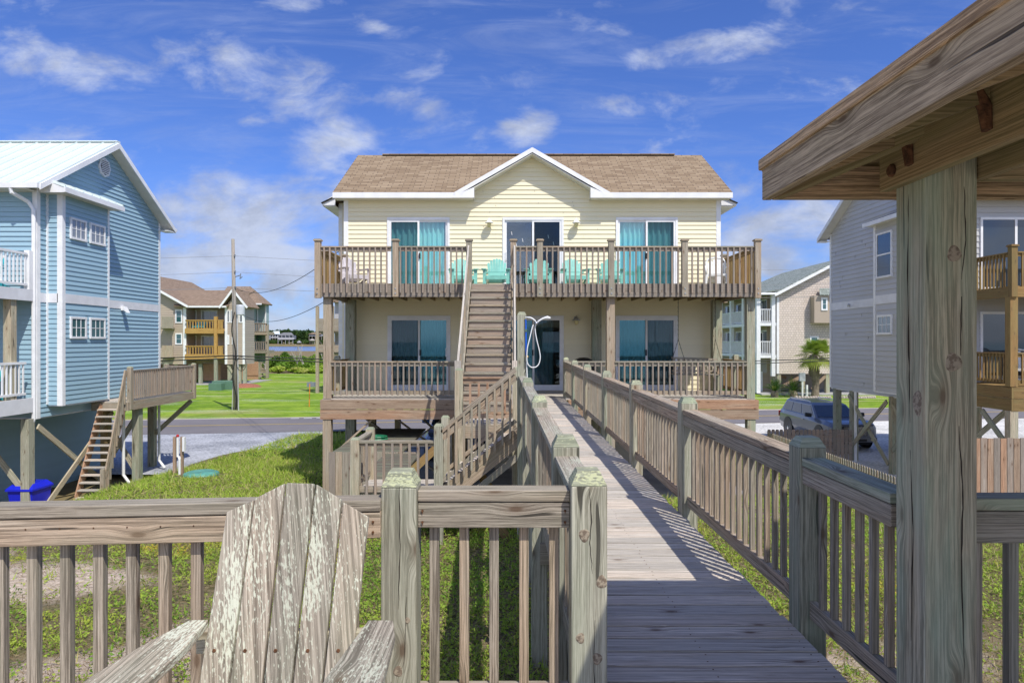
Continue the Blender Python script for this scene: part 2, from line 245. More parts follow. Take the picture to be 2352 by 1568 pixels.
# ---------------- mesh helpers ----------------
class MB:
    def __init__(s): s.v=[];s.f=[];s.uv=[];s.r=[];s.mk=[]
    def quadpts(s,pts,uvs=None,r=None):
        i=len(s.v); s.v+= [tuple(p) for p in pts]; s.f.append(tuple(range(i,i+len(pts)))); rr=rng.random() if r is None else r
        s.r+=[rr]*len(pts); s.uv+= (uvs or [(p[0],p[2]) for p in pts]); return s
    def frame(s,O,A,B,C,la,lb,lc,r=None,ch=0):
        """box: origin corner O, unit axes A (length), B (width), C (thickness)"""
        s.mk.append((len(s.v),len(s.f)));O=Vector(O);rr=rng.random() if r is None else r; ou,ov=rng.random()*40,rng.random()*40
        def P(a,b,c): return O+A*a+B*b+C*c
        for k,(c0,fl) in enumerate(((0,0),(lc,1))):
            s.quadpts([P(0,0,c0),P(la,0,c0),P(la,lb,c0),P(0,lb,c0)],[(ou,ov+k*3),(ou+la,ov+k*3),(ou+la,ov+lb+k*3),(ou,ov+lb+k*3)],rr)
        for k,b0 in enumerate((0,lb)):
            o=ov+7+k*3; s.quadpts([P(0,b0,0),P(la,b0,0),P(la,b0,lc),P(0,b0,lc)],[(ou,o),(ou+la,o),(ou+la,o+lc),(ou,o+lc)],rr)
        for k,a0 in enumerate((0,la)):
            o=ov+13+k*3; s.quadpts([P(a0,0,0),P(a0,lb,0),P(a0,lb,lc),P(a0,0,lc)],[(ou,o),(ou+lb*.2,o),(ou+lb*.2,o+lc),(ou,o+lc)],rr)
        return s
    def box(s,x0,x1,y0,y1,z0,z1,r=None,axis=None):
        d=(x1-x0,y1-y0,z1-z0); ax=[Vector((1,0,0)),Vector((0,1,0)),Vector((0,0,1))]
        o=sorted(range(3),key=lambda i:-abs(d[i])) if axis is None else [axis]+[i for i in sorted(range(3),key=lambda i:-abs(d[i])) if i!=axis]
        return s.frame((x0,y0,z0),ax[o[0]],ax[o[1]],ax[o[2]],d[o[0]],d[o[1]],d[o[2]],r)
    def board(s,p0,p1,w,t,up=(0,0,1),r=None):
        "board centred on p0-p1; w across (perp. to up), t along up"
        p0=Vector(p0);p1=Vector(p1);A=(p1-p0);L=A.length;A/=L;up=Vector(up);B=A.cross(up)
        if B.length<1e-4: B=A.cross(Vector((0,1,0)))
        B.normalize();C=B.cross(A).normalized()
        return s.frame(p0-B*w/2-C*t/2,A,B,C,L,w,t,r)
    def post(s,x,y,z0,z1,w,r=None): return s.board((x,y,z0),(x,y,z1),w,w,(0,1,0),r)
    def obox(s,O,U,N,u0,u1,n0,n1,z0,z1,r=None):
        O=Vector(O);U=Vector(U);N=Vector(N);Z=Vector((0,0,1)); b=O+U*u0+N*n0+Z*z0
        L=[(u1-u0,U),(n1-n0,N),(z1-z0,Z)];L.sort(key=lambda q:-q[0]); return s.frame(b,L[0][1],L[1][1],L[2][1],L[0][0],L[1][0],L[2][0],r)
    def prism(s,pts,vec,r=None):
        s.mk.append((len(s.v),len(s.f)));pts=[Vector(p) for p in pts];vec=Vector(vec);rr=rng.random() if r is None else r;n=len(pts)
        s.quadpts(pts,None,rr);s.quadpts([p+vec for p in pts],None,rr)
        for i in range(n):
            a,b=pts[i],pts[(i+1)%n];L=(b-a).length;V=vec.length
            s.quadpts([a,b,b+vec,a+vec],[(0,0),(0,L),(V,L),(V,0)],rr)
        return s
    def tube(s,pts,rad,n=8,r=None,caps=True):
        pts=[Vector(p) for p in pts];rr=rng.random() if r is None else r
        if not isinstance(rad,(list,tuple)): rad=[rad]*len(pts)
        rings=[];d0=None;u=0
        for i,p in enumerate(pts):
            d=(pts[min(i+1,len(pts)-1)]-pts[max(i-1,0)]).normalized()
            if d0 is None: a=d.orthogonal().normalized()
            else:
                a=(a-d*a.dot(d)).normalized()
            d0=d;b=d.cross(a)
            if i: u+=(p-pts[i-1]).length
            rings.append(([p+(a*math.cos(2*math.pi*k/n)+b*math.sin(2*math.pi*k/n))*rad[i] for k in range(n)],u))
        i0=len(s.v)
        for ring,u in rings:
            for k,q in enumerate(ring): s.v.append(tuple(q));s.uv.append((u,2*math.pi*rad[0]*k/n));s.r.append(rr)
        for i in range(len(rings)-1):
            for k in range(n): s.f.append((i0+i*n+k,i0+i*n+(k+1)%n,i0+(i+1)*n+(k+1)%n,i0+(i+1)*n+k))
        if caps: s.f.append(tuple(i0+k for k in range(n)));s.f.append(tuple(i0+(len(rings)-1)*n+k for k in range(n)))
        return s
    def lathe(s,prof,c=(0,0,0),n=16,r=None,axis='z'):
        "prof [(radius,h)]"
        rr=rng.random() if r is None else r;i0=len(s.v);c=Vector(c)
        for (ra,h) in prof:
            for k in range(n):
                a=2*math.pi*k/n;x,y=ra*math.cos(a),ra*math.sin(a)
                p=Vector((x,y,h)) if axis=='z' else (Vector((x,h,y)) if axis=='y' else Vector((h,x,y)))
                s.v.append(tuple(c+p));s.uv.append((h,a*ra));s.r.append(rr)
        for i in range(len(prof)-1):
            for k in range(n): s.f.append((i0+i*n+k,i0+i*n+(k+1)%n,i0+(i+1)*n+(k+1)%n,i0+(i+1)*n+k))
        s.f.append(tuple(i0+k for k in range(n)));s.f.append(tuple(i0+(len(prof)-1)*n+k for k in range(n)));return s
    def slope(s,a,b,c,d,t=.03,r=None):
        "roof plane a-b eave, c-d ridge (d above a); uv in metres"
        a,b,c,d=map(Vector,(a,b,c,d));U=(b-a).normalized();N=U.cross(d-a).normalized();
        if N.z<0: N=-N
        V=N.cross(U)
        if V.dot(d-a)<0: V=-V
        uv=[((p-a).dot(U),(p-a).dot(V)) for p in (a,b,c,d)]
        s.quadpts([a,b,c,d],uv,.5); lo=[p-N*t for p in (a,b,c,d)];s.quadpts(lo,uv,.5)
        T=[a,b,c,d]
        for i in range(4): s.quadpts([T[i],T[(i+1)%4],lo[(i+1)%4],lo[i]],None,.5)
        return s
SEP={'corner_board','header','brace','beam','stringer','porch_beam','rail','balcony_rail','fascia_board','rim_board','porch_floor','balcony_screen','balcony_floor','trim_band','storage_wall_','drain_pipe','lower_wall','concrete_slab','bench','leg','cross_beam','bolts_'}
def build(name,mb,mat,parent=None,smooth=False,bevel=0):
    if name in SEP and len(mb.mk)>1 and mb.mk[0]==(0,0):
        mk=mb.mk+[(len(mb.v),len(mb.f))]
        for i in range(len(mk)-1):
            q=MB();a,b=mk[i],mk[i+1];q.v=mb.v[a[0]:b[0]];q.uv=mb.uv[a[0]:b[0]];q.r=mb.r[a[0]:b[0]];q.f=[tuple(k-a[0] for k in f) for f in mb.f[a[1]:b[1]]];o=build(name,q,mat,parent,smooth,bevel)
        return o
    me=bpy.data.meshes.new(name);me.from_pydata(mb.v,[],mb.f);me.update()
    uvl=me.uv_layers.new(name='UVMap');li=np.empty(len(me.loops),np.int32);me.loops.foreach_get('vertex_index',li)
    uvl.data.foreach_set('uv',np.array(mb.uv,np.float32)[li].ravel())
    at=me.attributes.new('rnd','FLOAT','POINT');at.data.foreach_set('value',np.array(mb.r,np.float32))
    bm=bmesh.new();bm.from_mesh(me)
    if bevel: bmesh.ops.remove_doubles(bm,verts=bm.verts,dist=1e-5)
    bmesh.ops.recalc_face_normals(bm,faces=bm.faces)
    bm.to_mesh(me);bm.free()
    if smooth: me.polygons.foreach_set('use_smooth',[True]*len(me.polygons))
    me.materials.append(M[mat]);o=bpy.data.objects.new(name,me);COL.objects.link(o)
    if parent is not None:
        o.parent=parent
        if parent.get('_w'): o.location=-parent.location
    if bevel:
        md=o.modifiers.new('bevel','BEVEL');md.width=bevel;md.segments=2;md.limit_method='ANGLE';md.angle_limit=R(50)
    return o
def tag(o,label=None,cat=None,group=None,kind=None):
    if label:o['label']=label
    if cat:o['category']=cat
    if group:o['group']=group
    if kind:o['kind']=kind
    return o
def thing(name,loc,label,cat,group=None):
    o=bpy.data.objects.new(name,None);COL.objects.link(o);o.location=loc;o['_w']=1;o.empty_display_size=.2
    return tag(o,label,cat,group)
def local(o):
    if '_w' in o: del o['_w']
    return o
def kids(o): return [c for c in bpy.data.objects if c.parent==o]
def copy_tree(o,parent=None,kk=None):
    c=o.copy();COL.objects.link(c)
    if parent is not None:c.parent=parent
    for ch in kids(o): copy_tree(ch,c)
    return c
def siding(mb,O,U,N,z0,z1,prof,pitch=.13,d=.014,holes=()):
    O=Vector(O);U=Vector(U);N=Vector(N);Z=Vector((0,0,1))
    n=int(math.ceil((z1-z0)/pitch));
    for k in range(n):
        a=z0+k*pitch;b=min(z1,a+pitch);rr=rng.random()
        br=sorted({a,b}|{h for q in holes for h in (q[2],q[3]) if a+1e-4<h<b-1e-4})
        for i in range(len(br)-1):
            za,zb=br[i],br[i+1];zm=(za+zb)/2;ua,ub=prof(za);uc,ud=prof(zb)
            if ub-ua<.02: continue
            cuts=sorted([(q[0],q[1]) for q in holes if q[2]<zm<q[3]]);segs=[];x=ua;
            for (h0,h1) in cuts: segs.append((x,h0));x=h1
            segs.append((x,ub))
            for j,(s0,s1) in enumerate(segs):
                if s1-s0<.005: continue
                t0=uc if j==0 else s0;t1=ud if j==len(segs)-1 else s1
                oa=d*(b-za)/pitch;ob=d*(b-zb)/pitch
                mb.quadpts([O+U*s0+Z*za+N*oa,O+U*s1+Z*za+N*oa,O+U*t1+Z*zb+N*ob,O+U*t0+Z*zb+N*ob],[(s0,za),(s1,za),(t1,zb),(t0,zb)],rr)
                if za==a: mb.quadpts([O+U*s0+Z*za,O+U*s1+Z*za,O+U*s1+Z*za+N*oa,O+U*s0+Z*za+N*oa],None,rr)
    return mb
def win(parent,O,U,N,u0,u1,z0,z1,nx=1,nz=1,pane='pane_dark',fw=.05,name='window',frame='white_trim',proud=.055,mid=None):
    f=MB()
    f.obox(O,U,N,u0,u1,0,proud,z1-fw,z1);f.obox(O,U,N,u0,u1,0,proud+.01,z0,z0+fw);f.obox(O,U,N,u0,u0+fw,0,proud-.003,z0+fw,z1-fw);f.obox(O,U,N,u1-fw,u1,0,proud-.003,z0+fw,z1-fw)
    m=.018
    for i in range(1,nx): x=u0+fw+(u1-u0-2*fw)*i/nx; f.obox(O,U,N,x-m/2,x+m/2,.03,proud-.010,z0+fw,z1-fw)
    for i in range(1,nz): x=z0+fw+(z1-z0-2*fw)*i/nz; f.obox(O,U,N,u0+fw,u1-fw,.03,proud-.013,x-m/2,x+m/2)
    if mid: f.obox(O,U,N,u0+fw,u1-fw,.0,proud-.004,mid-.025,mid+.025)
    wo=build(name,f,frame,parent)
    p=MB().obox(O,U,N,u0+fw*.6,u1-fw*.6,.002,.034,z0+fw*.6,z1-fw*.6);build('pane',p,pane,wo);return wo
def railing(parent,A,B,H=.9,cap=(.09,.04),sub=.09,low=True,sp=.12,bw=.038,mat='wood_gray',capmat=None,boff=0,bot=.09,inset=.05,flush=False,lim=None,bmode='between',bdown=0,bevel=0,bname='baluster',sideN=None,bmat=None,lowh=.09,merge=False):
    """rail section from A to B (deck-level points)."""
    A=Vector(A);B=Vector(B);d=B-A;L=math.hypot(d.x,d.y);h=Vector((d.x,d.y,0)).normalized();n=Vector((-h.y,h.x,0)) if sideN is None else Vector(sideN)
    Z=Vector((0,0,1));bmat=bmat or mat;sf=-n*(cap[0]/2-.019-.004) if flush else Vector((0,0,0))
    if flush: boff=boff-cap[0]/2+.026
    c=MB().board(A+Z*(H-cap[1]/2),B+Z*(H-cap[1]/2),cap[0],cap[1]);build('rail_cap',c,capmat or mat,parent,bevel=bevel)
    t=MB()
    if sub: t.board(A+sf+Z*(H-cap[1]-.004-sub/2),B+sf+Z*(H-cap[1]-.004-sub/2),.038,sub);build('top_rail',t,mat,parent,bevel=bevel)
    if low: t=MB();t.board(A+Z*(bot+lowh/2),B+Z*(bot+lowh/2),.038,lowh);build('bottom_rail',t,mat,parent,bevel=bevel)
    k=max(1,int(round((L-2*inset)/sp)));out=MB()
    for i in range(k):
        f=(inset+(L-2*inset)*(i+.5)/k)/L;p=A+d*f+n*boff
        if bmode=='between': a,b=p+Z*(bot+(lowh if low else 0)),p+Z*(H-cap[1]-sub-.003)
        else: a,b=p+Z*(bot-bdown),p+Z*(H-cap[1]-.004)
        if merge or (lim is not None and lim[0]<=0): out.board(a,b,bw,bw,n);continue
        if lim is not None: lim[0]-=1
        build(bname,MB().board(a,b,bw,bw,n),bmat,parent,bevel=bevel*.6)
    if out.v: tag(build('baluster',out,bmat,parent),kind='stuff')
def capped_post(name,x,y,z0,z1,w,mat,parent,cm='wood_postcap',bevel=.006,ch=.035):
    "square post with chamfered top"
    h=w/2;t=h*.62;m=MB().post(x,y,z0,z1-ch,w)
    o=build(name,m,mat,parent,bevel=bevel)
    c=MB();a=[(x-h,y-h),(x+h,y-h),(x+h,y+h),(x-h,y+h)];b=[(x-t,y-t),(x+t,y-t),(x+t,y+t),(x-t,y+t)];zz=z1-ch+.0005
    lo=[Vector((*p,zz)) for p in a];hi=[Vector((*p,z1)) for p in b];ou=rng.random()*9
    c.quadpts(hi,[(ou+p[0]-x,p[1]-y) for p in b],.5)
    for i in range(4): c.quadpts([lo[i],lo[(i+1)%4],hi[(i+1)%4],hi[i]],[(ou,0),(ou+w,0),(ou+w,.05),(ou,.05)],.4)
    build('post_top',c,cm,o);return o
def leafmesh(name,C,N,size,rnd,mat,parent=None,aspect=1.6,tri=False,flat=.0):
    "many small leaf faces: centres C (n,3), sizes"
    n=len(C);a=nrg.normal(size=(n,3));a/=np.linalg.norm(a,axis=1)[:,None]
    up=nrg.normal(size=(n,3))+np.array([0,-.3,1.1])*N;up/=np.linalg.norm(up,axis=1)[:,None]
    a=np.cross(a,up);a/=np.linalg.norm(a,axis=1)[:,None]+1e-9;b=np.cross(up,a);s=size[:,None]
    if tri: P=np.stack([C-a*s*.5,C+a*s*.5,C+b*s*aspect],1)
    else: P=np.stack([C-b*s*aspect*.5,C+a*s*.5,C+b*s*aspect*.5+up*s*.15,C-a*s*.5],1)
    k=P.shape[1];me=bpy.data.meshes.new(name);me.vertices.add(n*k);me.vertices.foreach_set('co',P.astype(np.float32).ravel())
    me.loops.add(n*k);me.loops.foreach_set('vertex_index',np.arange(n*k,dtype=np.int32));me.polygons.add(n)
    me.polygons.foreach_set('loop_start',np.arange(0,n*k,k,dtype=np.int32));me.polygons.foreach_set('loop_total',np.full(n,k,np.int32))
    me.update(calc_edges=True);at=me.attributes.new('rnd','FLOAT','POINT');at.data.foreach_set('value',np.repeat(rnd,k).astype(np.float32))
    me.materials.append(M[mat]);o=bpy.data.objects.new(name,me);COL.objects.link(o)
    if parent is not None:
        o.parent=parent
        if parent.get('_w'): o.location=-parent.location
    return o
def bushpts(c,rad,n,clumps=9,seed=0):
    r=np.random.default_rng(seed);c=np.array(c,float);rad=np.array(rad,float);out=[];rn=[]
    cc=r.normal(size=(clumps,3));cc/=np.linalg.norm(cc,axis=1)[:,None];cc*=r.random((clumps,1))**.4*.68;cc[:,2]=np.abs(cc[:,2])*.9-.1
    cr=.30+.22*r.random(clumps);m=n//clumps;base=r.random(clumps)
    for i in range(clumps):
        p=r.normal(size=(m,3));p/=np.linalg.norm(p,axis=1)[:,None];p*=(r.random((m,1))**.35)*cr[i]
        out.append(c+(cc[i]+p)*rad);rn.append(np.clip(base[i]*.6+.4*r.random(m),0,1))
    return np.concatenate(out),np.concatenate(rn)

def ocean():
    m,g=newmat('ocean'); t=g.n('ShaderNodeTexCoord'); n=g.noise(t.outputs['Object'],.12,6,.6); fin_(g,g.mix(g.mr(n,.4,.65),(.03,.16,.17),(.07,.27,.27)),.3,n,.5,.4,spec=.4)
ocean()
# ---------------- terrain ----------------
def lerp(x,a,b): t=max(0,min(1,(x-a)/(b-a)));return t*t*(3-2*t)
GY=[-60,3,6,10,15,19,24,28,9999];GV=[-1.2,-1.3,-1.4,-1.65,-2.0,-2.2,-2.75,-2.9,-2.9]
def gz(x,y):
    b=float(np.interp(y,GY,GV));f=1.0
    f*=1-(1-lerp(x,-12.0,-9.2))*lerp(y,12,15.5)
    f*=1-lerp(x,8.4,9.6)*lerp(y,11,15)
    if y>14: f*=1-lerp(y,15.2,17.0)*lerp(x,-5.6,-4.4)*(1-lerp(x,6.6,7.8))
    if x<-11 and y<26: f2=(1-lerp(x,-12.3,-11.2))*(1-lerp(y,22.4,24.2))*lerp(y,11,14)
    else: f2=0
    n=noise.noise(Vector((x*.5,y*.5,0)))*.10+noise.noise(Vector((x*1.7,y*1.7,3)))*.05
    return -2.91+(b+2.91)*f+n*min(1,max(0,(b+2.9)*2.5))*f-.45*f2
def veg(x,y):
    v=.66+.75*noise.noise(Vector((x*.33+3,y*.4+8,1)))+.35*noise.noise(Vector((x*1.3,y*1.3,5)))
    v-=.55*math.exp(-(((x+5.3)/1.25)**2+((y-8.8)/.8)**2)); v-=.35*math.exp(-(((x+3.6)/.6)**2+((y-8.2)/.5)**2)); v+=.6*lerp(y,13,17)+.5*math.exp(-((x+1)/2.5)**2-((y-8)/4)**2)
    v+=.25*lerp(x,1,4)
    return max(0,min(1,v))
def terrain():
    X=np.arange(-46,46.01,.34);Y=np.arange(-6,34.3,.34);V=[];A=[]
    for y in Y:
        for x in X: V.append((x,y,gz(x,y)));A.append(veg(x,y))
    nx=len(X);Fc=[(j*nx+i,j*nx+i+1,(j+1)*nx+i+1,(j+1)*nx+i) for j in range(len(Y)-1) for i in range(nx-1)]
    me=bpy.data.meshes.new('ground');me.from_pydata(V,[],Fc);me.polygons.foreach_set('use_smooth',[True]*len(Fc));at=me.attributes.new('veg','FLOAT','POINT');at.data.foreach_set('value',A)
    me.materials.append(M['ground_mix']);o=bpy.data.objects.new('ground',me);COL.objects.link(o);tag(o,kind='structure')
terrain()
def sheet(name,pts,z,mat,kind='structure',label=None):
    m=MB().quadpts([(x,y,z) for x,y in pts]);return tag(build(name,m,mat),kind=kind)
sheet('terrain',[(-3000,-3000),(3000,-3000),(3000,3000),(-3000,3000)],-3.05,'marsh')
def ry(x,o=0): return 38.0+.15*x+o
X0,X1=-260,260
sheet('lawn',[(X0,ry(X0,3.2)),(X1,ry(X1,3.2)),(X1,128),(X0,66)],-2.895,'lawn')
sheet('road',[(X0,ry(X0,-3.2)),(X1,ry(X1,-3.2)),(X1,ry(X1,3.2)),(X0,ry(X0,3.2))],-2.888,'asphalt')
sheet('road_verge',[(X0,ry(X0,3.1)),(X1,ry(X1,3.1)),(X1,ry(X1,3.6)),(X0,ry(X0,3.6))],-2.892,'verge')
sheet('roadside_gravel',[(X0,ry(X0,-9)),(X1,ry(X1,-9)),(X1,ry(X1,-3.2)),(X0,ry(X0,-3.2))],-2.900,'verge')
m=MB()
for o in (.0,.18): m.quadpts([(X0,ry(X0,o-.05),-2.883),(X1,ry(X1,o-.05),-2.883),(X1,ry(X1,o+.05),-2.883),(X0,ry(X0,o+.05),-2.883)])
paint('line_yellow',(.50,.36,.10));tag(build('road_marking',m,'line_yellow'),kind='structure')
m=MB()
for x in (-19.5,-12.6,-11.9,-11.2,-10.4,-9.4): m.quadpts([(x,ry(x,2.7),-2.882),(x+.45,ry(x+.45,2.7),-2.882),(x+.45,ry(x+.45,2.85),-2.882),(x,ry(x,2.85),-2.882)])
tag(build('road_edge_marking',m,'white_mark'),kind='structure')
sheet('gravel_lot',[(-45,22.6),(-9.8,22.6),(-9.2,31.5),(-9.2,36.3),(-45,31)],-2.896,'gravel')
sheet('gravel_drive',[(8.6,12),(46,12),(46,41.5),(5.5,35.5),(5.5,30)],-2.896,'gravel_white')
sheet('concrete_pad',[(-24,14.0),(-11.75,14.0),(-11.75,23.0),(-24,23.0)],-3.30,'concrete')
sheet('beach',[(-900,-60),(900,-60),(900,-9),(-900,-9)],-2.6,'beach_sand')
sheet('ocean',[(-3000,-3000),(3000,-3000),(3000,-55),(-3000,-55)],-2.58,'ocean')
sheet('concrete_floor',[(-5,17.2),(7,17.2),(7,28),(-5,28)],-2.87,'concrete')
sheet('marsh',[(-900,40),(900,60),(900,345),(-100,320),(-900,330)],-2.96,'marsh')
sheet('water',[(-2500,200),(2500,240),(2500,700),(-2500,700)],-2.99,'water')
sheet('marsh_pool',[(-72,163),(-48,162),(-40,178),(-70,182)],-2.94,'water')
m=MB().quadpts([(-2500,598,-2.95),(2500,598,-2.95),(2500,650,-.4),(-2500,650,-.4)]).quadpts([(-2500,650,-.4),(2500,650,-.4),(2500,1500,.5),(-2500,1500,.5)]);tag(build('far_shore',m,'marsh'),kind='structure')
# ---------------- ground cover ----------------
def cover():
    C=[];S=[];Rn=[];Gc=[];Gs=[];Gr=[];Dc=[];Ds=[]
    N=620000
    ys=3.2+(32.5-3.2)*nrg.random(N)**1.35;xs=(nrg.random(N)*2-1)*(ys*.80+.8)
    q=nrg.random((N,4))
    for i in range(N):
        x,y=float(xs[i]),float(ys[i])
        if y>15.6 and -4.7<x<7.2: continue
        if (y>13 and x>9.1) or x>12.5 or (y>30 and x>-5): continue
        if x<-11.6+(y-19)*.11 and y>13: continue
        v=veg(x,y)
        if q[i,0]>max((v-.34)*(1.15+1.3*lerp(y,11,15))+.9*noise.noise(Vector((x*2.6,y*2.6,77))),.07): continue
        if (x+8.65)**2+(y-19)**2<.5: continue
        hump=.5+.5*noise.noise(Vector((x*1.9,y*1.9,9)));z=gz(x,y)
        sz=(.013+.014*q[i,1])*(1+.06*max(0,y-6));hh=(.02+.12*hump*min(1,v*1.2))*(1-.55*lerp(y,12,16))*(.25+.75*q[i,2])
        yel=noise.noise(Vector((x*.55,y*.55,20)));tone=.12+.55*(noise.noise(Vector((x*.9,y*.9,40)))+.5)*.8+.25*q[i,3]+max(0,yel-.12)*.9+.5*math.exp(-((x+5.3)/1.4)**2-((y-10.8)/.8)**2)
        grassy=noise.noise(Vector((x*.25,y*.25,60)))+.75*lerp(y,12,16)+(.35 if x>2 else 0)
        if q[i,3]<.32+.75*max(0,grassy): Gc.append((x,y,z));Gs.append((.010+.006*q[i,1])*(1+.05*max(0,y-6)));Gr.append(min(1,.2+.8*q[i,2]*q[i,2]+(.1 if x>2 else 0)))
        else: C.append((x,y,z+hh));S.append(sz);Rn.append(min(1,max(0,tone)))
    o=leafmesh('ground_cover',np.array(C),1.0,np.array(S),np.array(Rn),'leaf_cover');tag(o,kind='stuff')
    o=leafmesh('grass',np.array(Gc),.0,np.array(Gs),np.array(Gr),'grass_blade',tri=True,aspect=9);tag(o,kind='stuff')
    n=42000;y=3.5+nrg.random(n)**1.6*9;x=(nrg.random(n)*2-1)*(y*.8+.6);k=[i for i in range(n) if veg(float(x[i]),float(y[i]))>.2 and not(y[i]>13 and x[i]>9)]
    P=np.array([(x[i],y[i],gz(float(x[i]),float(y[i]))+.02+.08*nrg.random()) for i in k])
    o=leafmesh('dry_stems',P,.6,np.full(len(P),.0055),nrg.random(len(P)),'dry_stem',tri=True,aspect=26);tag(o,kind='stuff')
cover()
def weeds():
    r=np.random.default_rng(11);C=[];S=[];Rn=[]
    for k in range(420):
        y=4+9*r.random()**1.2;x=(r.random()*2-1)*(y*.78+.5)
        if (y>12 and x>8): continue
        z=gz(x,y);n=r.integers(10,40);h=r.uniform(.06,.26);w=r.uniform(.05,.18);t=r.random()
        for _ in range(n): C.append((x+r.normal()*w*.6,y+r.normal()*w*.6,z+h*r.random()));S.append(r.uniform(.013,.026)*(1+.05*max(0,y-6)));Rn.append(min(1,max(0,t*.75+.25*r.random())))
    o=leafmesh('weed_clumps',np.array(C),.8,np.array(S),np.array(Rn),'leaf_cover');tag(o,kind='stuff')
weeds()
# upright grass so blades point up: handled through orientation noise above

# ---------------- boardwalk ----------------
def bz(y): return .0073*(y-3.6)
def lx(y): return .345-.0165*y
def rx(y): return 1.61-.0148*y
bw=thing('boardwalk',(1,9,0),'long weathered plank walkway leading from the near deck to the yellow house','walkway')
m=MB();y=2.74
while y<16.9:
    wd=.1345;z=bz(y)
    m.frame((lx(y)+.075+rng.uniform(-.008,.008),y,z-.036+rng.uniform(-.002,.002)),Vector((1,-.004*rng.random(),rng.uniform(-.001,.001))).normalized(),Vector((0,1,0)),Vector((0,0,1)),rx(y)-lx(y)-.145+rng.uniform(-.006,.006),wd,.036);y+=.145
build('deck_boards',m,'wood_deck',bw,bevel=.004)
for s,fx in ((-1,lx),(1,rx)):
    m=MB().board((fx(2.7)+s*-.09,2.75,bz(2.75)-.15),(fx(17)-s*.09,16.9,bz(16.9)-.15),.04,.22);build('stringer',m,'wood_gray',bw)
m=MB();[m.board((lx(a),a,bz(a)-.38),(rx(a),a,bz(a)-.38),.04,.18) for a in (6,8.4,10.8,13.1,15.4)];build('cross_beam',m,'wood_gray',bw)
nails=MB();y=2.74
while y<8:
    for x in (lx(y)+.12,(lx(y)+rx(y))/2,rx(y)-.12):
        for dy in (.035,.105): nails.lathe([(.0045,bz(y)+.0005),(.003,bz(y)+.0015)],(x+rng.uniform(-.01,.01),y+dy,0),6)
    y+=.145
build('nail_heads',nails,'rust',bw)
# right railing
rr=thing('walkway_railing',(rx(9),9,0),'long grey picket railing with eight posts along the right side of the boardwalk','railing')
PY=[3.6,5.92,8.2,10.5,12.9,15.1,17.15]
lim=[100]
ends=[2.66]+PY
for i in range(len(PY)):
    a,b=ends[i],ends[i+1]
    A=(rx(a),a+.07,bz(a));B=(rx(b),b-.07,bz(b))
    railing(rr,A,B,H=.9,sp=.122,bw=.031,mat='wood_front' if i<4 else 'wood_gray',boff=.034,flush=True,sideN=(1,0,0),lim=lim,bevel=.004 if i<4 else 0,bmat='wood_front' if i<3 else 'wood_gray',capmat='wood_green' if i==0 else None,lowh=.09,bot=.07,cap=(.12,.042))
for p in PY:
    capped_post('post',rx(p),p,gz(rx(p),p)-.2,bz(p)+1.0,.14,'wood_green' if p<4 or p in(10.5,15.1) else 'wood_post',rr,cm='wood_green' if p<4 else 'wood_postcap',ch=.05)
# left railing
lr=thing('walkway_railing',(lx(6),6,0),'lichen-topped railing along the left side of the boardwalk ending at the shower post','railing')
PL=[2.72,3.65,6.1,8.7]
E=[2.72,3.65,6.1,8.7,10.9];lim=[100]
for i in range(4):
    a,b=E[i],E[i+1];railing(lr,(lx(a),a+.07,bz(a)),(lx(b),b-.07,bz(b)),H=.9,sp=.118,mat='wood_front' if i<2 else 'wood_gray',capmat='wood_cap_lichen',boff=.034,flush=True,sideN=(-1,0,0),lim=lim,bevel=.004 if i<3 else 0,lowh=.14,bot=.02,cap=(.12,.042))
for p in PL: capped_post('post',lx(p),p,gz(lx(p),p)-.2,bz(p)+1.0,.14,'wood_post',lr,bevel=.006,ch=.055)
tp=thing('shower_post',(lx(10.9),10.9,0),'tall square weathered post carrying the outdoor shower','post')
capped_post('post',lx(10.9)-.01,10.9,-2.0,1.97,.145,'wood_post',tp,cm='wood_postcap',ch=.05)
# shower
sx=lx(10.9)+.065;sw=thing('outdoor_shower',(sx,10.85,1.2),'white hand shower and looped hose on the tall post with a blue surfboard-like panel','shower')
def bez(P,n=24):
    out=[];P=[Vector(p) for p in P]
    for i in range(n+1):
        t=i/n;Q=P[:]
        while len(Q)>1: Q=[Q[k].lerp(Q[k+1],t) for k in range(len(Q)-1)]
        out.append(Q[0])
    return out
def SP(px,py,Y): return Vector(((px-1176)*Y/F,Y,1.5-(py-784)*Y/F))
def sd(x,y,Y=10.8): # shower detail crop coordinates to a point in the plane of the post
    return SP((1500+x/5.6)*.784,(880+y/5.6)*.784,Y)
build('shower_arm',MB().tube([sd(215,280),sd(300,280),sd(340,300),sd(375,330),sd(400,365)],.011,8),'pvc',sw,smooth=True)
build('shower_head',MB().tube([sd(395,385),sd(440,335),sd(500,300),sd(545,285),sd(580,280),sd(632,290)],[.012,.013,.014,.018,.026,.014],10),'pvc',sw,smooth=True)
ctl=[(350,400),(330,450),(290,620),(255,760),(243,880),(245,990),(262,1045),(300,1085),(345,1098),(400,1085),(440,1040),(460,970),(462,900),(445,800),(415,680),(390,560),(380,470),(385,415),(400,390)]
def smoothpts(P,k=4):
    P=[Vector(p) for p in P];out=[]
    for i in range(len(P)-1):
        a,b,c,d=P[max(i-1,0)],P[i],P[i+1],P[min(i+2,len(P)-1)]
        for j in range(k):
            t=j/k;out.append(.5*((2*b)+(c-a)*t+(2*a-5*b+4*c-d)*t*t+(3*b-a-3*c+d)*t**3))
    return out+[P[-1]]
hz=[sd(*c)+Vector((0,-.03*math.sin(i/3),0)) for i,c in enumerate(ctl)]
build('hose',MB().tube(smoothpts(hz),.0085,8),'pvc',sw,smooth=True)
build('bracket',MB().lathe([(.012,-.02),(.022,-.018),(.024,.018),(.012,.02)],sd(400,375),12),'chrome',sw,smooth=True)
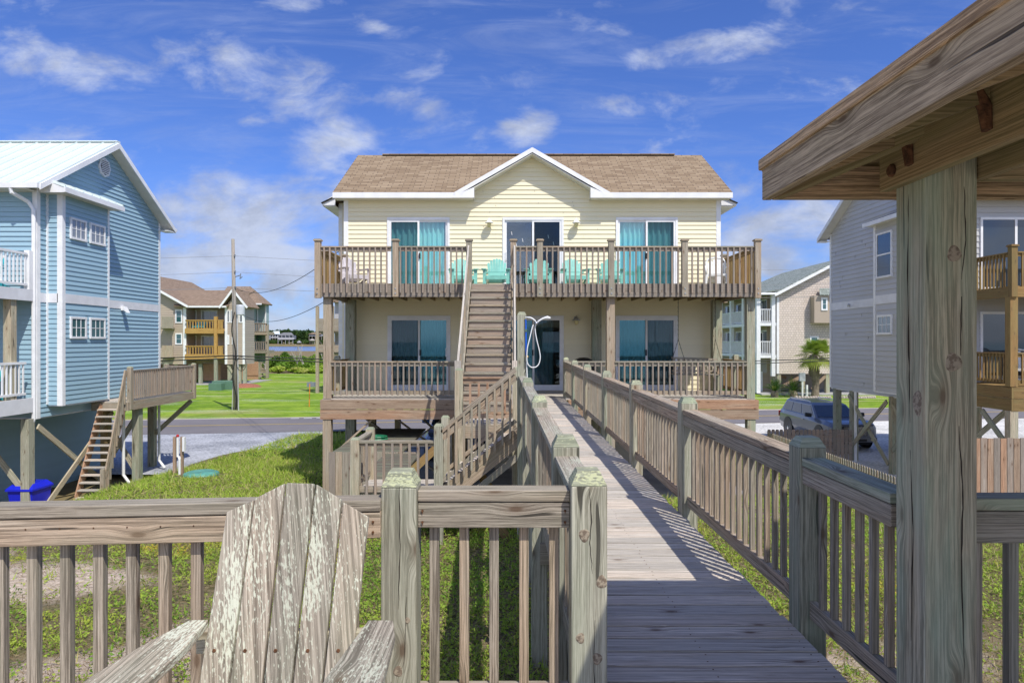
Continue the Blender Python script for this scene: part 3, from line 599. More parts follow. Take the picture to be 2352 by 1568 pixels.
build('valve',MB().tube([sd(225,925),sd(268,925)],[.014,.012],10).tube([sd(255,905),sd(255,945)],.009,8),'brass',sw,smooth=True)
build('supply_pipe',MB().tube([sd(240,940),sd(242,1100),sd(252,1320)],.009,8),'pvc',sw)
bp=build('tank_panel',MB().prism([sd(218,310),sd(236,312),sd(242,500),sd(244,890),sd(228,905),sd(222,880)],(0,.10,0)),'shower_blue',sw)
build('panel_label',MB().prism([sd(220,470,10.79),sd(241,470,10.79),sd(242,515,10.79),sd(221,515,10.79)],(0,.006,0)),'box_green',bp)
# ---------------- near platform and railings ----------------
pf=thing('viewing_deck',(0,0,0),'near plank deck under the chair and the pavilion','deck')
m=MB();y=-3.2
while y<2.6:
    m.frame((-4.2,y,-.038+rng.uniform(-.002,.002)),Vector((1,0,0)),Vector((0,1,0)),Vector((0,0,1)),9,.138,.036);y+=.145
build('deck_boards',m,'wood_deck',pf,bevel=.004)
build('rim_board',MB().box(-4.2,4.8,2.66,2.70,-.24,-.04),'wood_front',pf)
m=MB();[m.post(x,yy,-1.8,-.24,.14) for x in (-3.5,-1.5,.3,2.6,4.6) for yy in (-2.5,2.55) if not(x==2.6 and yy>0)];build('support_post',m,'wood_green',pf)
fr=thing('deck_railing',(-1.8,2.65,0),'near railing behind the chair with thick board rail running off to the left','railing')
A=(-3.6,2.44,0);B=(-.515,2.70,0)
railing(fr,A,B,H=.885,sp=.121,mat='wood_front',boff=.036,flush=True,sideN=(-.084,.996,0),bevel=.004,lowh=.05,bot=.04,cap=(.10,.045),sub=.10)
capped_post('post',-.445,2.75,-1.7,.985,.14,'wood_post',fr,bevel=.007,ch=.058)
ff=thing('deck_railing',(-.07,2.75,0),'short near railing section with five pickets between two square posts','railing')
railing(ff,(-.374,2.755,0),(lx(2.72)-.071,2.755,0),H=.91,sp=.122,mat='wood_front',boff=.036,flush=True,sideN=(0,1,0),bevel=.004,lowh=.09,bot=.035,cap=(.10,.045),sub=.10,inset=.0)
fg=thing('deck_railing',(2.5,2.6,0),'shaded railing to the right of the thick pavilion post','railing')
railing(fg,(1.66,2.62,0),(4.4,2.62,0),H=.91,sp=.14,mat='wood_gray',boff=.036,flush=True,sideN=(0,1,0),bevel=.004,lowh=.06,bot=.035,cap=(.11,.045),sub=.12,capmat='wood_green')
# ---------------- pavilion ----------------
pv=thing('pavilion',(1.56,2.5,0),'timber shade shelter with low hip roof on a thick green-grey post at the right','shelter')
build('post',MB().post(1.565,2.525,-1.7,2.20,.19),'wood_green',pv,bevel=.012)
build('post',MB().post(4.0,2.525,-1.7,2.20,.19),'wood_green',pv,bevel=.012)
build('post',MB().post(1.565,-1.1,-1.7,2.20,.19),'wood_green',pv,bevel=.012);build('post',MB().post(4.0,-1.1,-1.7,2.20,.19),'wood_green',pv,bevel=.012)
m=MB();m.box(1.428,1.467,-1.35,2.655,2.08,2.27);build('beam',m,'wood_dark',pv,bevel=.004)
m=MB();m.box(1.663,1.70,-1.35,2.655,2.08,2.27);build('beam',m,'wood_dark',pv,bevel=.004)
m=MB();m.box(3.86,3.9,-1.35,2.655,2.08,2.27);build('beam',m,'wood_dark',pv)
m=MB();m.box(1.702,3.858,2.44,2.48,2.08,2.27);m.box(1.702,3.858,-1.2,-1.16,2.08,2.27);build('header',m,'wood_dark',pv)
m=MB();m.box(1.05,1.088,-1.42,2.868,2.092,2.228);build('fascia',m,'wood_roofedge',pv,bevel=.004)
m=MB();m.box(1.09,4.42,2.83,2.866,2.092,2.226);build('fascia',m,'wood_roofedge',pv,bevel=.004)
m=MB();m.box(4.385,4.42,-1.42,2.828,2.092,2.226);m.box(1.09,4.383,-1.42,-1.385,2.092,2.226);build('fascia',m,'wood_roofedge',pv)
ap=(2.735,.72,2.84)
for yy in (2.44,2.04,1.64,1.24,.84,.44,.04,-.4,-.8,-1.2):
    k=min(1.64,abs(2.85-yy) if yy>.72 else abs(yy+1.4));s=.37;L=min(1.6,max(.45,k))
    for (xa,sg) in ((1.09,1),(4.383,-1)):
        m=MB();z0=2.095
        m.prism([(xa,yy,z0),(xa+sg*L,yy,z0+s*L),(xa+sg*L,yy,z0+s*L+.125),(xa,yy,z0+.128)],(0,.038,0));
        for i in range(len(m.uv)): p=m.v[i];m.uv[i]=(p[0]+yy*3,p[2]+p[1]*2)
        build('rafter',m,'wood_dark',pv)
for c,e in (((1.09,2.83),(2.7,.76)),((4.38,2.83),(2.77,.76)),((1.09,-1.38),(2.7,.68)),((4.38,-1.38),(2.77,.68))): build('hip_rafter',MB().board((*c,2.15),(*e,2.74),.04,.13),'wood_dark',pv)
rf=MB();z=2.232;c=[(1.06,2.885),(4.46,2.885),(4.46,-1.46),(1.06,-1.46)];apx=Vector((ap[0],ap[1],2.86))
for i in range(4):
    a=Vector((*c[i],z));b=Vector((*c[(i+1)%4],z));o=Vector((0,0,.028));U=(b-a).normalized()
    for q in (Vector(),o):
        t=[a+q,b+q,apx+q];rf.quadpts(t,[((p-a).dot(U)+i*7,(p-a-U*(p-a).dot(U)).length) for p in t],.4)
    rf.quadpts([a,b,b+o,a+o],[(0,0),((b-a).length,0),((b-a).length,.03),(0,.03)],.4)
build('roof',rf,'wood_dark',pv)
for i in range(4):
    a=Vector((*c[i],z));b=Vector((*c[(i+1)%4],z));n=((a+b)/2-Vector((ap[0],ap[1],z)));n.z=0;n.normalize();m=MB().board(a+n*.006+Vector((0,0,.010)),b+n*.006+Vector((0,0,.010)),.03,.046);build('drip_edge',m,'wood_roofedge',pv,bevel=.006)
for (yy,zz) in ((2.46,2.25),(2.06,2.25),(1.66,2.25)):
    m=MB();pts=[(1.422,yy,2.285),(1.40,yy-.005,2.25),(1.418,yy-.014,2.20),(1.42,yy-.02,2.13)];m.tube(pts,[.018,.02,.022,.016],7);build('hurricane_tie',m,'rust',pv)
build('bolt',MB().lathe([(.018,-.014),(.024,-.008),(.024,0)],(1.427,2.56,2.14),12,axis='x'),'rust',pv)
# knots as shallow discs on the post
# ---------------- near adirondack chair ----------------
ch=thing('adirondack_chair',(-.74,2.1,0),'large weathered lichen-spotted wooden adirondack chair in the foreground','chair','adirondack chairs')
tops=[(-1.0,.955,.985,2.40,.935,.99),]
cx=-.745
def slat(i,xb0,xb1,xt0,xt1,zl,zr):
    # slat plane leans back: y=1.98 at z=.1 -> y=2.43 at z=1.0
    def yy(z): return 2.06+.36*z
    z0=.18;pts=[(xb0,yy(z0),z0),(xb1,yy(z0),z0),(xt1,yy(zr),zr),(xt0,yy(zl),zl)]
    m=MB().prism(pts,(0,.022,-.008));A=rng.random()*20
    for k in range(len(m.uv)): p=m.v[k];m.uv[k]=(p[2]+A,p[0]+A+(p[1]*.5))
    o=build('back_slat',m,'wood_lichen',ch,bevel=.004);return o
def XT(px,z,yv): return (px-1176)*yv/F
sl_=[((520,583),(1175,1147)),((585,654),(1144,1109)),((658,722),(1108,1110)),((726,784),(1111,1146)),((788,846),(1152,1186))]
for i,((a,b),(ya,yb)) in enumerate(sl_):
    def solve(px,py):
        # intersect pixel ray with the back plane y=2.06+.36 z
        # z=1.5-(py-784)*y/F
        k=(py-784)/F;y=(2.06+.36*1.5)/(1+.36*k);return (px-1176)*y/F,1.5-k*y
    xt0,zl=solve(a,ya);xt1,zr=solve(b,yb)
    bot=[455,526,603,671,741,806];xb0,_=solve(bot[i]+2,1568);xb1,zb=solve(bot[i+1]-3,1568)
    # extend the edges down to z=.18
    def ext(xt,zt,xb): return xb+(xb-xt)*(zb-.18)/(zt-zb)
    slat(i,ext(xt0,zl,xb0),ext(xt1,zr,xb1),xt0,xt1,zl,zr)
build('back_brace',MB().board((-1.05,2.285,.50),(-.43,2.285,.50),.038,.075,(0,0,1)),'wood_post',ch,bevel=.004)
build('back_brace',MB().board((-.98,2.18,.2),(-.5,2.18,.2),.04,.09),'wood_post',ch)
for s,name in ((-1,'arm'),(1,'arm')):
    if s<0: P=[(-1.045,2.21),(-.985,2.215),(-.965,2.02),(-.965,1.62),(-1.0,1.55),(-1.10,1.55),(-1.135,1.62),(-1.135,1.84),(-1.10,2.02)]
    else: P=[(-.465,2.21),(-.385,2.21),(-.36,2.1),(-.345,1.84),(-.345,1.62),(-.38,1.55),(-.47,1.55),(-.50,1.62),(-.50,1.84)]
    m=MB().prism([(x,y,.572) for x,y in P],(0,0,.028))
    for k in range(len(m.uv)): p=m.v[k];m.uv[k]=(p[1]+s,p[0]+p[2])
    build('arm',m,'wood_lichen',ch,bevel=.004)
    x=-1.0 if s<0 else -.45;build('front_leg',MB().board((x,1.66,0),(x,1.66,.57),.03,.09,(0,1,0)),'wood_gray',ch)
    build('side_rail',MB().board((x+s*-.04,1.62,.36),(x+s*-.04,2.42,.04),.025,.12),'wood_gray',ch)
m=MB()
for k in range(6): yk=1.62+k*.092;m.box(-.99,-.47,yk,yk+.082,.385-k*.028,.407-k*.028)
build('seat',m,'wood_lichen',ch,bevel=.003)
m=MB()
for px in (492,563,633,707,777):
    X_,Z_=solve(px,1493);m.lathe([(.006,-.003),(.0065,0)],(X_,2.06+.36*Z_-.0005,Z_),8,axis='y')
build('screw_heads',m,'rust',ch)

# rusty fasteners at the ends of the near rails
def rust_marks(pts,par):
    m=MB()
    for (x,y,z) in pts: m.lathe([(.0045,-.003),(.0055,0)],(x,y,z),8,axis='y');m.prism([(x-.003,y-.0012,z),(x+.003,y-.0012,z),(x+.001,y-.0012,z-.014)],(0,.001,0))
    build('rusty_nails',m,'rust',par)
rust_marks([(x,2.755-.0508,z) for x in (-.355,lx(2.72)-.09) for z in (.83,.785)],ff)
rust_marks([(-.54,2.70-.049,z) for z in (.80,.76)],fr)

def crack(par,pts,r=.0018):
    P=[Vector(p) for p in pts];o=[]
    for i in range(len(P)-1):
        for k in range(6):
            t=k/6;q=P[i].lerp(P[i+1],t);o.append(q+Vector((rng.uniform(-.0016,.0016),0,0)) if abs(P[0].y-P[-1].y)<.01 else q+Vector((0,rng.uniform(-.0016,.0016),0)))
    o.append(P[-1]);n=len(o);build('crack',MB().tube(o,[max(.0004,r*math.sin(math.pi*min(1,(i+.6)/n*1.02))**.5*rng.uniform(.6,1.2)) for i in range(n)],5),'crack',par)
def knot(par,p,ax,ra,el=1.25):
    m=MB();n=16;p=Vector(p)
    for (f,h) in ((1.0,.0),(.92,.0022),(.55,.0030),(.1,.0026)):pass
    rings=[(1.0,-.0006),(.93,.0008),(.6,.0012),(.25,.0006),(.02,.0006)];i0=0
    for (f,h) in rings:
        for k in range(n):
            a=2*math.pi*k/n;w=1+.10*math.sin(3*a+p.z*50)
            q=Vector((math.cos(a)*ra*f*w,0,math.sin(a)*ra*f*el*w)) if ax=='y' else Vector((0,math.cos(a)*ra*f*w,math.sin(a)*ra*f*el*w))
            off=Vector((0,-h,0)) if ax=='y' else Vector((-h,0,0))
            m.v.append(tuple(p+q+off));m.uv.append((a,f));m.r.append(.5)
    for i in range(len(rings)-1):
        for k in range(n): m.f.append((i*n+k,i*n+(k+1)%n,(i+1)*n+(k+1)%n,(i+1)*n+k))
    build('knot',m,'knot',par,smooth=True)
fy=2.75-.0702;xl_=-.445;xr_=lx(2.72)
crack(fr,[(xl_+.002,fy,.93),(xl_+.006,fy,.70),(xl_-.001,fy,.45)],.0024);crack(fr,[(xl_+.03,fy,.5),(xl_+.02,fy,.2)],.0014)
for (px,py,ra) in ((936,1424,.010),(914,1541,.018)): q=SP(px,py,fy);knot(fr,q,'y',ra)
fy2=2.72-.0702
crack(lr,[(xr_+.0,fy2,.93),(xr_+.008,fy2,.80),(xr_+.002,fy2,.72),(xr_+.012,fy2,.60)],.0020);crack(lr,[(xr_+.022,fy2,.42),(xr_+.018,fy2,.22),(xr_+.022,fy2,.0)],.0018)
for (px,py,ra) in ((1342,1229,.021),(1385,1336,.021),(1333,1465,.017),(1372,1512,.019)):
    q=SP(px,py,fy2)
    if q.x>xr_+.05: q.x=xr_+.048
    knot(lr,q,'y',ra)
fp=2.43-.0003;lpx=1.47-.0003
crack(pv,[(1.61,fp,2.05),(1.615,fp,1.86),(1.60,fp,1.72)],.0022);crack(pv,[(1.60,fp,1.66),(1.597,fp,1.45)],.0022);crack(pv,[(1.59,fp,1.2),(1.605,fp,.95),(1.60,fp,.7),(1.61,fp,.3)],.0028)
crack(pv,[(lpx,2.53,2.05),(lpx,2.535,1.7),(lpx,2.525,1.40),(lpx,2.52,1.20)],.0024);crack(pv,[(lpx,2.52,1.1),(lpx,2.50,.8),(lpx,2.515,.4)],.0024)
for (px,py,ra) in ((2192,583,.026),(2190,832,.030)): knot(pv,SP(px,py,fp),'y',ra,1.15)
yk=lpx*F/(2107-1176);knot(pv,(lpx,yk,1.5-(925-784)*yk/F),'x',.028,1.7)
# nail heads on the near picket rails
m=MB()
for i in range(0,24):
    x=-3.5+i*.1205
    m.lathe([(.0028,-.0012),(.0034,0)],(x,2.44+(x+3.6)*.0843-.047,.80),6,axis='y')
build('nail_heads',m,'rust',fr)
# ---------------- yellow house ----------------
WX0,WX1=-4.9,6.08;HY=19.9;HF=17.0;XH,YH,ZH=Vector((1,0,0)),Vector((0,1,0)),Vector((0,0,1));NF=Vector((0,-1,0))
yh=thing('yellow_house',(.6,21,-2.9),'pale yellow two-storey beach house on piles with brown shingle roof, straight ahead','house')
GX=.56;GH=2.0  # front gable centre and half-width at eave
EZ=5.66
doors=[(-3.60,-1.85,2.95,5.07,'a'),(-.24,1.47,2.95,5.07,'b'),(3.06,4.79,2.95,5.07,'c'),(-3.59,-1.83,.14,2.21,'d'),(-.22,1.47,.14,2.21,'e'),(3.05,4.79,.14,2.21,'f')]
holes=[(d[0],d[1],d[2],d[3]) for d in doors]
def gprof(z):
    if z<=EZ+.02: return (WX0+.13,WX1-.13)
    h=max(0,(6.93-z)/.592); h=min(h,1.80) if z<5.9 else h
    return (GX-h,GX+h)
wm=MB();siding(wm,(0,HY,0),XH,NF,-.38,6.9,gprof,.1285,.021,holes);build('wall',wm,'siding_yellow',yh)
m=MB()
for (a,b) in ((WX0,WX0+.13),(WX1-.13,WX1)): m.box(a,b,HY-.022,HY+.10,-.4,EZ)
build('corner_board',m,'white_trim',yh)
# side walls and rear body
m=MB();siding(m,(WX0,0,0),Vector((0,1,0)),Vector((-1,0,0)),-.38,EZ,lambda z:(HY+.1,21.0),.1285,.021);siding(m,(WX1,0,0),Vector((0,1,0)),Vector((1,0,0)),-.38,EZ,lambda z:(HY+.1,21.0),.1285,.021)
siding(m,(0,21.0,0),XH,NF,-.38,5.75,lambda z:(WX0-.42,WX0),.1285,.021);siding(m,(0,21.0,0),XH,NF,-.38,5.75,lambda z:(WX1,WX1+.22),.1285,.021)
siding(m,(WX0-.42,0,0),YH,Vector((-1,0,0)),-.38,5.75,lambda z:(21,28.6),.1285,.021);siding(m,(WX1+.22,0,0),YH,Vector((1,0,0)),-.38,5.75,lambda z:(21,28.6),.1285,.021)
siding(m,(0,28.6,0),XH,Vector((0,1,0)),-.38,5.75,lambda z:(WX0-.42,WX1+.22),.257,.016)
for xx,N in ((WX0+.02,-1),(WX1-.02,1)):  # gable ends
    siding(m,(xx,0,0),YH,Vector((N,0,0)),EZ,7.6,lambda z:(HY+.1+(z-EZ)*1.6,25.6-(z-EZ)*1.6),.1285,.021)
build('wall',m,'siding_yellow',yh)
m=MB();m.box(WX0-.43,WX0-.31,20.98,21.1,-.4,5.7);m.box(WX1+.11,WX1+.23,20.98,21.1,-.4,5.7);build('corner_board',m,'white_trim',yh)
m=MB();m.box(WX0+.02,WX1-.02,HY+.03,28.5,-.42,-.36);m.box(WX0-.3,WX1+.2,21.05,28.55,-.44,-.40);build('floor_slab',m,'wood_dark',yh)
# roof
RE,RY_=5.76,7.70;EY=19.52;RYY=22.75;ex0,ex1=-5.13,6.31
m=MB();rsl=(RY_-RE)/(RYY-EY);vy=EY+(6.95-RE)/rsl;gc=GX+.02
for pts in ([(ex0,EY,RE),(gc-2.16,EY,RE),(gc,vy,6.95),(gc,RYY,RY_),(ex0,RYY,RY_)],[(gc+2.16,EY,RE),(ex1,EY,RE),(ex1,RYY,RY_),(gc,RYY,RY_),(gc,vy,6.95)]):
    for dz_ in (0,-.04): m.quadpts([(p[0],p[1],p[2]+dz_) for p in pts],[(p[0],(p[1]-EY)*math.hypot(1,rsl)) for p in pts],.5)
for xx in (ex0,ex1): m.quadpts([(xx,EY,RE),(xx,RYY,RY_),(xx,RYY,RY_-.04),(xx,EY,RE-.04)],None,.5)
m.quadpts([(ex0,EY,RE),(ex1,EY,RE),(ex1,EY,RE-.04),(ex0,EY,RE-.04)],None,.5) if 0 else None
m.slope((ex1,26.0,RE),(ex0,26.0,RE),(ex0,RYY,RY_),(ex1,RYY,RY_),.04)
# small front gable roof
gy0=EY-.04;gA=(GX+.02,6.935);
def gpt(dx_,zz,y): return (GX+.02+dx_,y,zz)
for s in (-1,1):
    m.slope((GX+.02+s*2.2,gy0,5.70),(GX+.02+s*2.2,gy0+.06,5.70),(GX+.02,vy+.05,6.95),(GX+.02,gy0,6.95),.035)
# lower side hips of the rear body
for xa,xb in ((ex0-.55,ex0+.8),(ex1+.42,ex1-.8)):
    m.slope((xa,20.9,5.66),(xa,28.8,5.66),(xb,28.8,6.6),(xb,20.9,6.6),.04)
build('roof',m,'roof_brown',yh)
m=MB();m.board((-4.3,RYY,RY_+.0),(5.4,RYY,RY_+.005),.26,.03);build('ridge_cap',m,'roof_brown',yh)
# fascia, soffits, returns
m=MB();gl=GX+.02-2.16;gr_=GX+.02+2.16
m.box(ex0,gl,EY-.015,EY+.01,5.60,5.755);m.box(gr_,ex1,EY-.015,EY+.01,5.60,5.755)
for s in (-1,1):
    a=(GX+.02+s*2.22,gy0-.014,5.63);b=(GX+.02,gy0-.014,6.895)
    m.prism([(a[0],a[1],a[2]),(b[0],b[1],b[2]),(b[0],b[1],b[2]+.14),(a[0]+s*.0,a[1],a[2]+.125)],(0,.028,0))
    m.prism([(GX+.02+s*1.66,gy0-.018,5.595),(GX+.02+s*2.26,gy0-.018,5.595),(GX+.02+s*2.26,gy0-.018,5.64),(GX+.02+s*1.66,gy0-.018,5.90)],(0,.022,0))
build('fascia',m,'white_trim',yh)
m=MB();m.box(ex0+.02,GX-1.66,EY+.012,HY,5.60,5.63);m.box(GX+1.70,ex1-.02,EY+.012,HY,5.60,5.63)
for s in (-1,1): m.prism([(GX+.02+s*1.7,gy0+.015,5.86),(GX+.02,gy0+.015,6.85),(GX+.02,gy0+.015,6.88),(GX+.02+s*1.7,gy0+.015,5.89)],(0,HY-gy0-.0,0));m.box(GX+.02+s*1.68-.012,GX+.02+s*1.68+.012,gy0+.01,HY,5.6,5.87)
build('soffit',m,'soffit',yh)
for s,xx,ww in ((-1,WX0-.42,ex0-.55),(1,WX1+.22,ex1+.42)):
    m=MB();m.prism([(xx,20.55,5.60),(ww,20.55,5.60),(ww,20.55,5.70),(xx,20.55,5.93)],(0,.03,0));m.box(min(ww,ww+s*.03),max(ww,ww+s*.03),20.56,28.7,5.58,5.68);m.box(min(xx,ww),max(xx,ww),20.58,28.6,5.57,5.595);build('eave_return',m,'white_trim',yh)
    m=MB();m.slope((ww+s*.06,20.5,5.67),(ww+s*.06,20.95,5.67),(xx-s*.2,20.95,5.97),(xx-s*.2,20.5,5.97),.03);build('roof_return',m,'wire',yh)
# doors
def wave_curtain(x0,x1,y,z0,z1,amp=.045,per=.15,mat='curtain_teal',par=None,scal=True):
    m=MB();n=max(8,int((x1-x0)/.02));r=.5
    pts=[(x0+(x1-x0)*i/n,y+amp*math.sin(2*math.pi*(x0+(x1-x0)*i/n)/per+1.3*math.sin((x0+(x1-x0)*i/n)*5)),0) for i in range(n+1)]
    for i in range(n):
        a,b=pts[i],pts[i+1];m.quadpts([(a[0],a[1],z0),(b[0],b[1],z0),(b[0],b[1],z1),(a[0],a[1],z1)],[(a[0],z0),(b[0],z0),(b[0],z1),(a[0],z1)],r)
    return build('curtain',m,mat,par,smooth=False)
lab={'a':'left upper','b':'middle upper','c':'right upper','d':'left lower','e':'middle lower','f':'right lower'}
for (x0,x1,z0,z1,k) in doors:
    fr_=MB();w_=.055
    fr_.box(x0-.035,x1+.035,HY-.045,HY+.06,z1-.04,z1+.04);fr_.box(x0-.035,x0+.03,HY-.042,HY+.06,z0-.02,z1-.04);fr_.box(x1-.03,x1+.035,HY-.042,HY+.06,z0-.02,z1-.04);fr_.box(x0-.035,x1+.035,HY-.05,HY+.06,z0-.09,z0+.02)
    D=build('sliding_door',fr_,'white_trim',yh)
    xm=(x0+x1)/2;a0,a1=x0+.03,x1-.03
    # panels: fixed & screen
    scr_left=k in 'ad';pn=MB()
    for (p0,p1,yo) in ((a0,xm+.03,0 if not scr_left else -.03),(xm-.03,a1,-.03 if not scr_left else 0)):
        yb=HY+yo;pn.box(p0,p0+w_,yb,yb+.025,z0+.02,z1-.04);pn.box(p1-w_,p1,yb,yb+.025,z0+.02,z1-.04);pn.box(p0+w_,p1-w_,yb,yb+.025,z1-.04-w_,z1-.04);pn.box(p0+w_,p1-w_,yb,yb+.025,z0+.02,z0+.10)
    build('panel_frame',pn,'white_trim',D)
    for (p0,p1,sc_) in ((a0,xm,scr_left),(xm,a1,not scr_left)):
        g_='glass_screen' if sc_ else ('glass_deep' if k in 'def' else 'glass')
        build('pane',MB().box(p0+w_*.8,p1-w_*.8,HY+.008+(0 if not sc_ else -.028),HY+.012+(0 if not sc_ else -.028),z0+.08,z1-.08),g_,D)
    hx=xm+.04 if k in 'ad' else xm-.02
    build('handle',MB().box(hx-.02,hx+.02,HY-.07,HY-.03,z0+.95,z0+1.12),'black_plastic',D)
    ox=a1-.06 if scr_left else a0+.03
    build('handle',MB().tube([(ox+.01,HY,z0+.9),(ox,HY-.06,z0+.93),(ox,HY-.06,z0+1.15),(ox+.01,HY,z0+1.18)],.012,6),'white_trim',D)
    # dark recess
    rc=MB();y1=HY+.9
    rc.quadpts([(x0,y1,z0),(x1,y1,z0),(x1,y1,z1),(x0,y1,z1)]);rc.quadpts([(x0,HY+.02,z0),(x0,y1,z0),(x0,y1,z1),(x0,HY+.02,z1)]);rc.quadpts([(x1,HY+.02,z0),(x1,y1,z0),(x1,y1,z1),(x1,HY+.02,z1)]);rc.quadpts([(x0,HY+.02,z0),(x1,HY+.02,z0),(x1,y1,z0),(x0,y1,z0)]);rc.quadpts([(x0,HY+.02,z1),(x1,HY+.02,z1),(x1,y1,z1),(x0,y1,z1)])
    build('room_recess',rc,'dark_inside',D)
    if k in 'ac':
        wave_curtain(a0+.02,xm-.02,HY+.13,z0+.02,z1-.05,par=D);wave_curtain(xm+.02,a1-.02,HY+.13,z0+.02,z1-.05,par=D)
    if k in 'df':
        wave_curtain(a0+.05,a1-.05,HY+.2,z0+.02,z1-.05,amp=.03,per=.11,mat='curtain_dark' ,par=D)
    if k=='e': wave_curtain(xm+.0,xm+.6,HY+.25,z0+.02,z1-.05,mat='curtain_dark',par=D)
# porch lights
def plight(x,z,body):
    L=thing('porch_light',(x,HY-.02,z),'','wall light','wall lights beside the sliding doors');local(L)
    b=MB().box(-.055,.055,-.015,.02,-.06,.10);o=build('back_plate',b,body,L)
    b=MB().tube([(0,-.01,.05),(0,-.08,.09),(0,-.14,.07),(0,-.15,.03)],.014,8);build('arm',b,body,L,smooth=True)
    b=MB().lathe([(.012,.13),(.018,.07),(.05,.055),(.075,.03),(.125,.0),(.13,-.012),(.11,-.012),(.06,.012)],(0,-.15,0),20);build('lamp_shade',b,body,L,smooth=True)
    b=MB().lathe([(.055,-.01),(.062,-.04),(.058,-.09),(.035,-.125),(.01,-.135)],(0,-.15,0),14);build('lamp_glass',b,'lamp_glass',L,smooth=True)
    return L
for (x,z,l,bd) in ((-.66,4.93,'white wall light between the left and middle upper doors','white_trim'),(1.86,4.93,'white wall light just right of the middle upper door','white_trim'),(1.86,2.12,'grey wall light right of the middle lower door, under the balcony','galv')):
    o=plight(x,z,bd);o['label']=l
# ---------- upper deck ----------
ud=MB()
def planks(mb,x0,x1,y0,y1,z,axis='y',w=.138,gap=.006,t=.034):
    if axis=='y':
        x=x0
        while x<x1-.02: mb.frame((x,y0,z-t),YH,XH,ZH,y1-y0,min(w,x1-x),t);x+=w+gap
    else:
        y=y0
        while y<y1-.02: mb.frame((x0,y,z-t),XH,YH,ZH,x1-x0,min(w,y1-y),t);y+=w+gap
    return mb
UX0,UX1=-4.72,6.0;UZ=2.93
ue=bpy.data.objects.new('upper_deck',None);COL.objects.link(ue);ue.parent=yh;ue.location=Vector((0,0,0))-yh.location
def sub(name,mb,mat,par,**k):
    o=build(name,mb,mat,par,**k);return o
build('deck_boards',planks(MB(),UX0,UX1,HF-.06,HY-.03,UZ,'x'),'wood_gray',ue)
m=MB();m.box(UX0-.02,-1.03,HF-.12,HF-.08,2.60,2.93);m.box(.0,UX1+.02,HF-.12,HF-.08,2.60,2.93);build('rim_board',m,'wood_purple',ue)
m=MB();m.box(UX0-.04,UX0,HF-.08,HY,2.62,2.9);m.box(UX1,UX1+.04,HF-.08,HY,2.62,2.9);build('rim_board',m,'wood_gray',ue)
m=MB();x=UX0+.4
while x<UX1: m.box(x,x+.04,HF-.07,HY-.02,2.68,2.895);x+=.41
build('joists',m,'wood_dark',ue)
lim=[60]
segs=[(-4.80,-2.92),(-2.92,-1.06),(.03,.69),(.69,2.44),(2.44,4.27),(4.27,6.08)]
for a,b in segs:
    railing(ue,(a+.07,HF-.12,UZ),(b-.07,HF-.12,UZ),H=.92,mat='wood_purple',cap=(.11,.035),sub=.085,low=False,bot=-.17,bdown=.06,bmode='over',boff=.045,sideN=(0,-1,0),lim=lim,sp=.143,bmat='wood_purple',inset=.03,capmat='wood_gray')
def decorpost(x,y,z0,z1,par,mat='wood_gray',w=.14):
    o=build('post',MB().post(x,y,z0,z1-.045,w),mat,par);c=MB().box(x-w/2-.025,x+w/2+.025,y-w/2-.025,y+w/2+.025,z1-.045,z1-.01);c.box(x-w/2-.005,x+w/2+.005,y-w/2-.005,y+w/2+.005,z1-.01,z1+.005);build('post_top',c,mat,par)
    return o
for x in (-4.79,-2.87,-1.06,.035,.69,2.45,4.26,6.06): decorpost(x,HF-.14,2.57 if x in(-4.79,6.06) else 2.60,4.02,ue,'wood_gray')
for s,x in ((-1,UX0-.06),(1,UX1+.06)):
    railing(ue,(x,HF-.05,UZ),(x,HY-.5,UZ),H=.92,mat='wood_amber',cap=(.11,.035),sub=.085,low=False,bot=-.17,bdown=.06,bmode='over',boff=.03,sideN=(s,0,0),merge=True,sp=.143)
    decorpost(x,HY-.42,2.6,3.98,ue)
# screws of posts
m=MB()
for x in (-4.79,-2.87,.69,2.45,4.26,6.06):
    for z in (2.68,2.80): m.lathe([(.016,-.012),(.02,0)],(x,HF-.211,z),8,axis='y')
build('bolts',m,'galv',ue)
# ---------- lower deck ----------
le=bpy.data.objects.new('lower_deck',None);COL.objects.link(le);le.parent=yh;le.location=Vector((0,0,0))-yh.location
LZ=.08
build('deck_boards',planks(MB(),-4.72,6.05,HF-.0,HY-.03,LZ,'x'),'wood_deck',le)
for (a,b) in ((-4.76,.02),(1.40,6.12)):
    for (z0,z1) in ((-.18,.052),(-.43,-.195)): build('beam',MB().box(a,b,HF-.07,HF-.02,z0,z1),'wood_brown',le)
m=MB();m.box(-4.76,-4.72,HF,HY,-.43,.05);m.box(6.08,6.12,HF,HY,-.43,.05);build('beam',m,'wood_brown',le)
m=MB();x=-4.4
while x<6: m.box(x,x+.04,HF,HY,-.2,.04);x+=.41
build('joists',m,'wood_dark',le)
lim=[40]
railing(le,(-4.5,HF+.02,LZ),(-1.04,HF+.02,LZ),H=.93,mat='wood_gray',cap=(.11,.035),sub=.085,low=True,bot=.10,bdown=.02,bmode='over',boff=.035,sideN=(0,-1,0),lim=lim,sp=.143,bmat='wood_purple',inset=.03)
railing(le,(1.36,HF+.02,LZ),(2.33,HF+.02,LZ),H=.93,mat='wood_gray',cap=(.11,.035),sub=.085,low=True,bot=.10,bdown=.02,bmode='over',boff=.035,sideN=(0,-1,0),lim=lim,sp=.143,bmat='wood_purple',inset=.03)
railing(le,(2.56,HF+.02,LZ),(5.85,HF+.02,LZ),H=.93,mat='wood_gray',cap=(.11,.035),sub=.085,low=True,bot=.10,bdown=.02,bmode='over',boff=.035,sideN=(0,-1,0),lim=lim,sp=.143,bmat='wood_purple',inset=.03)
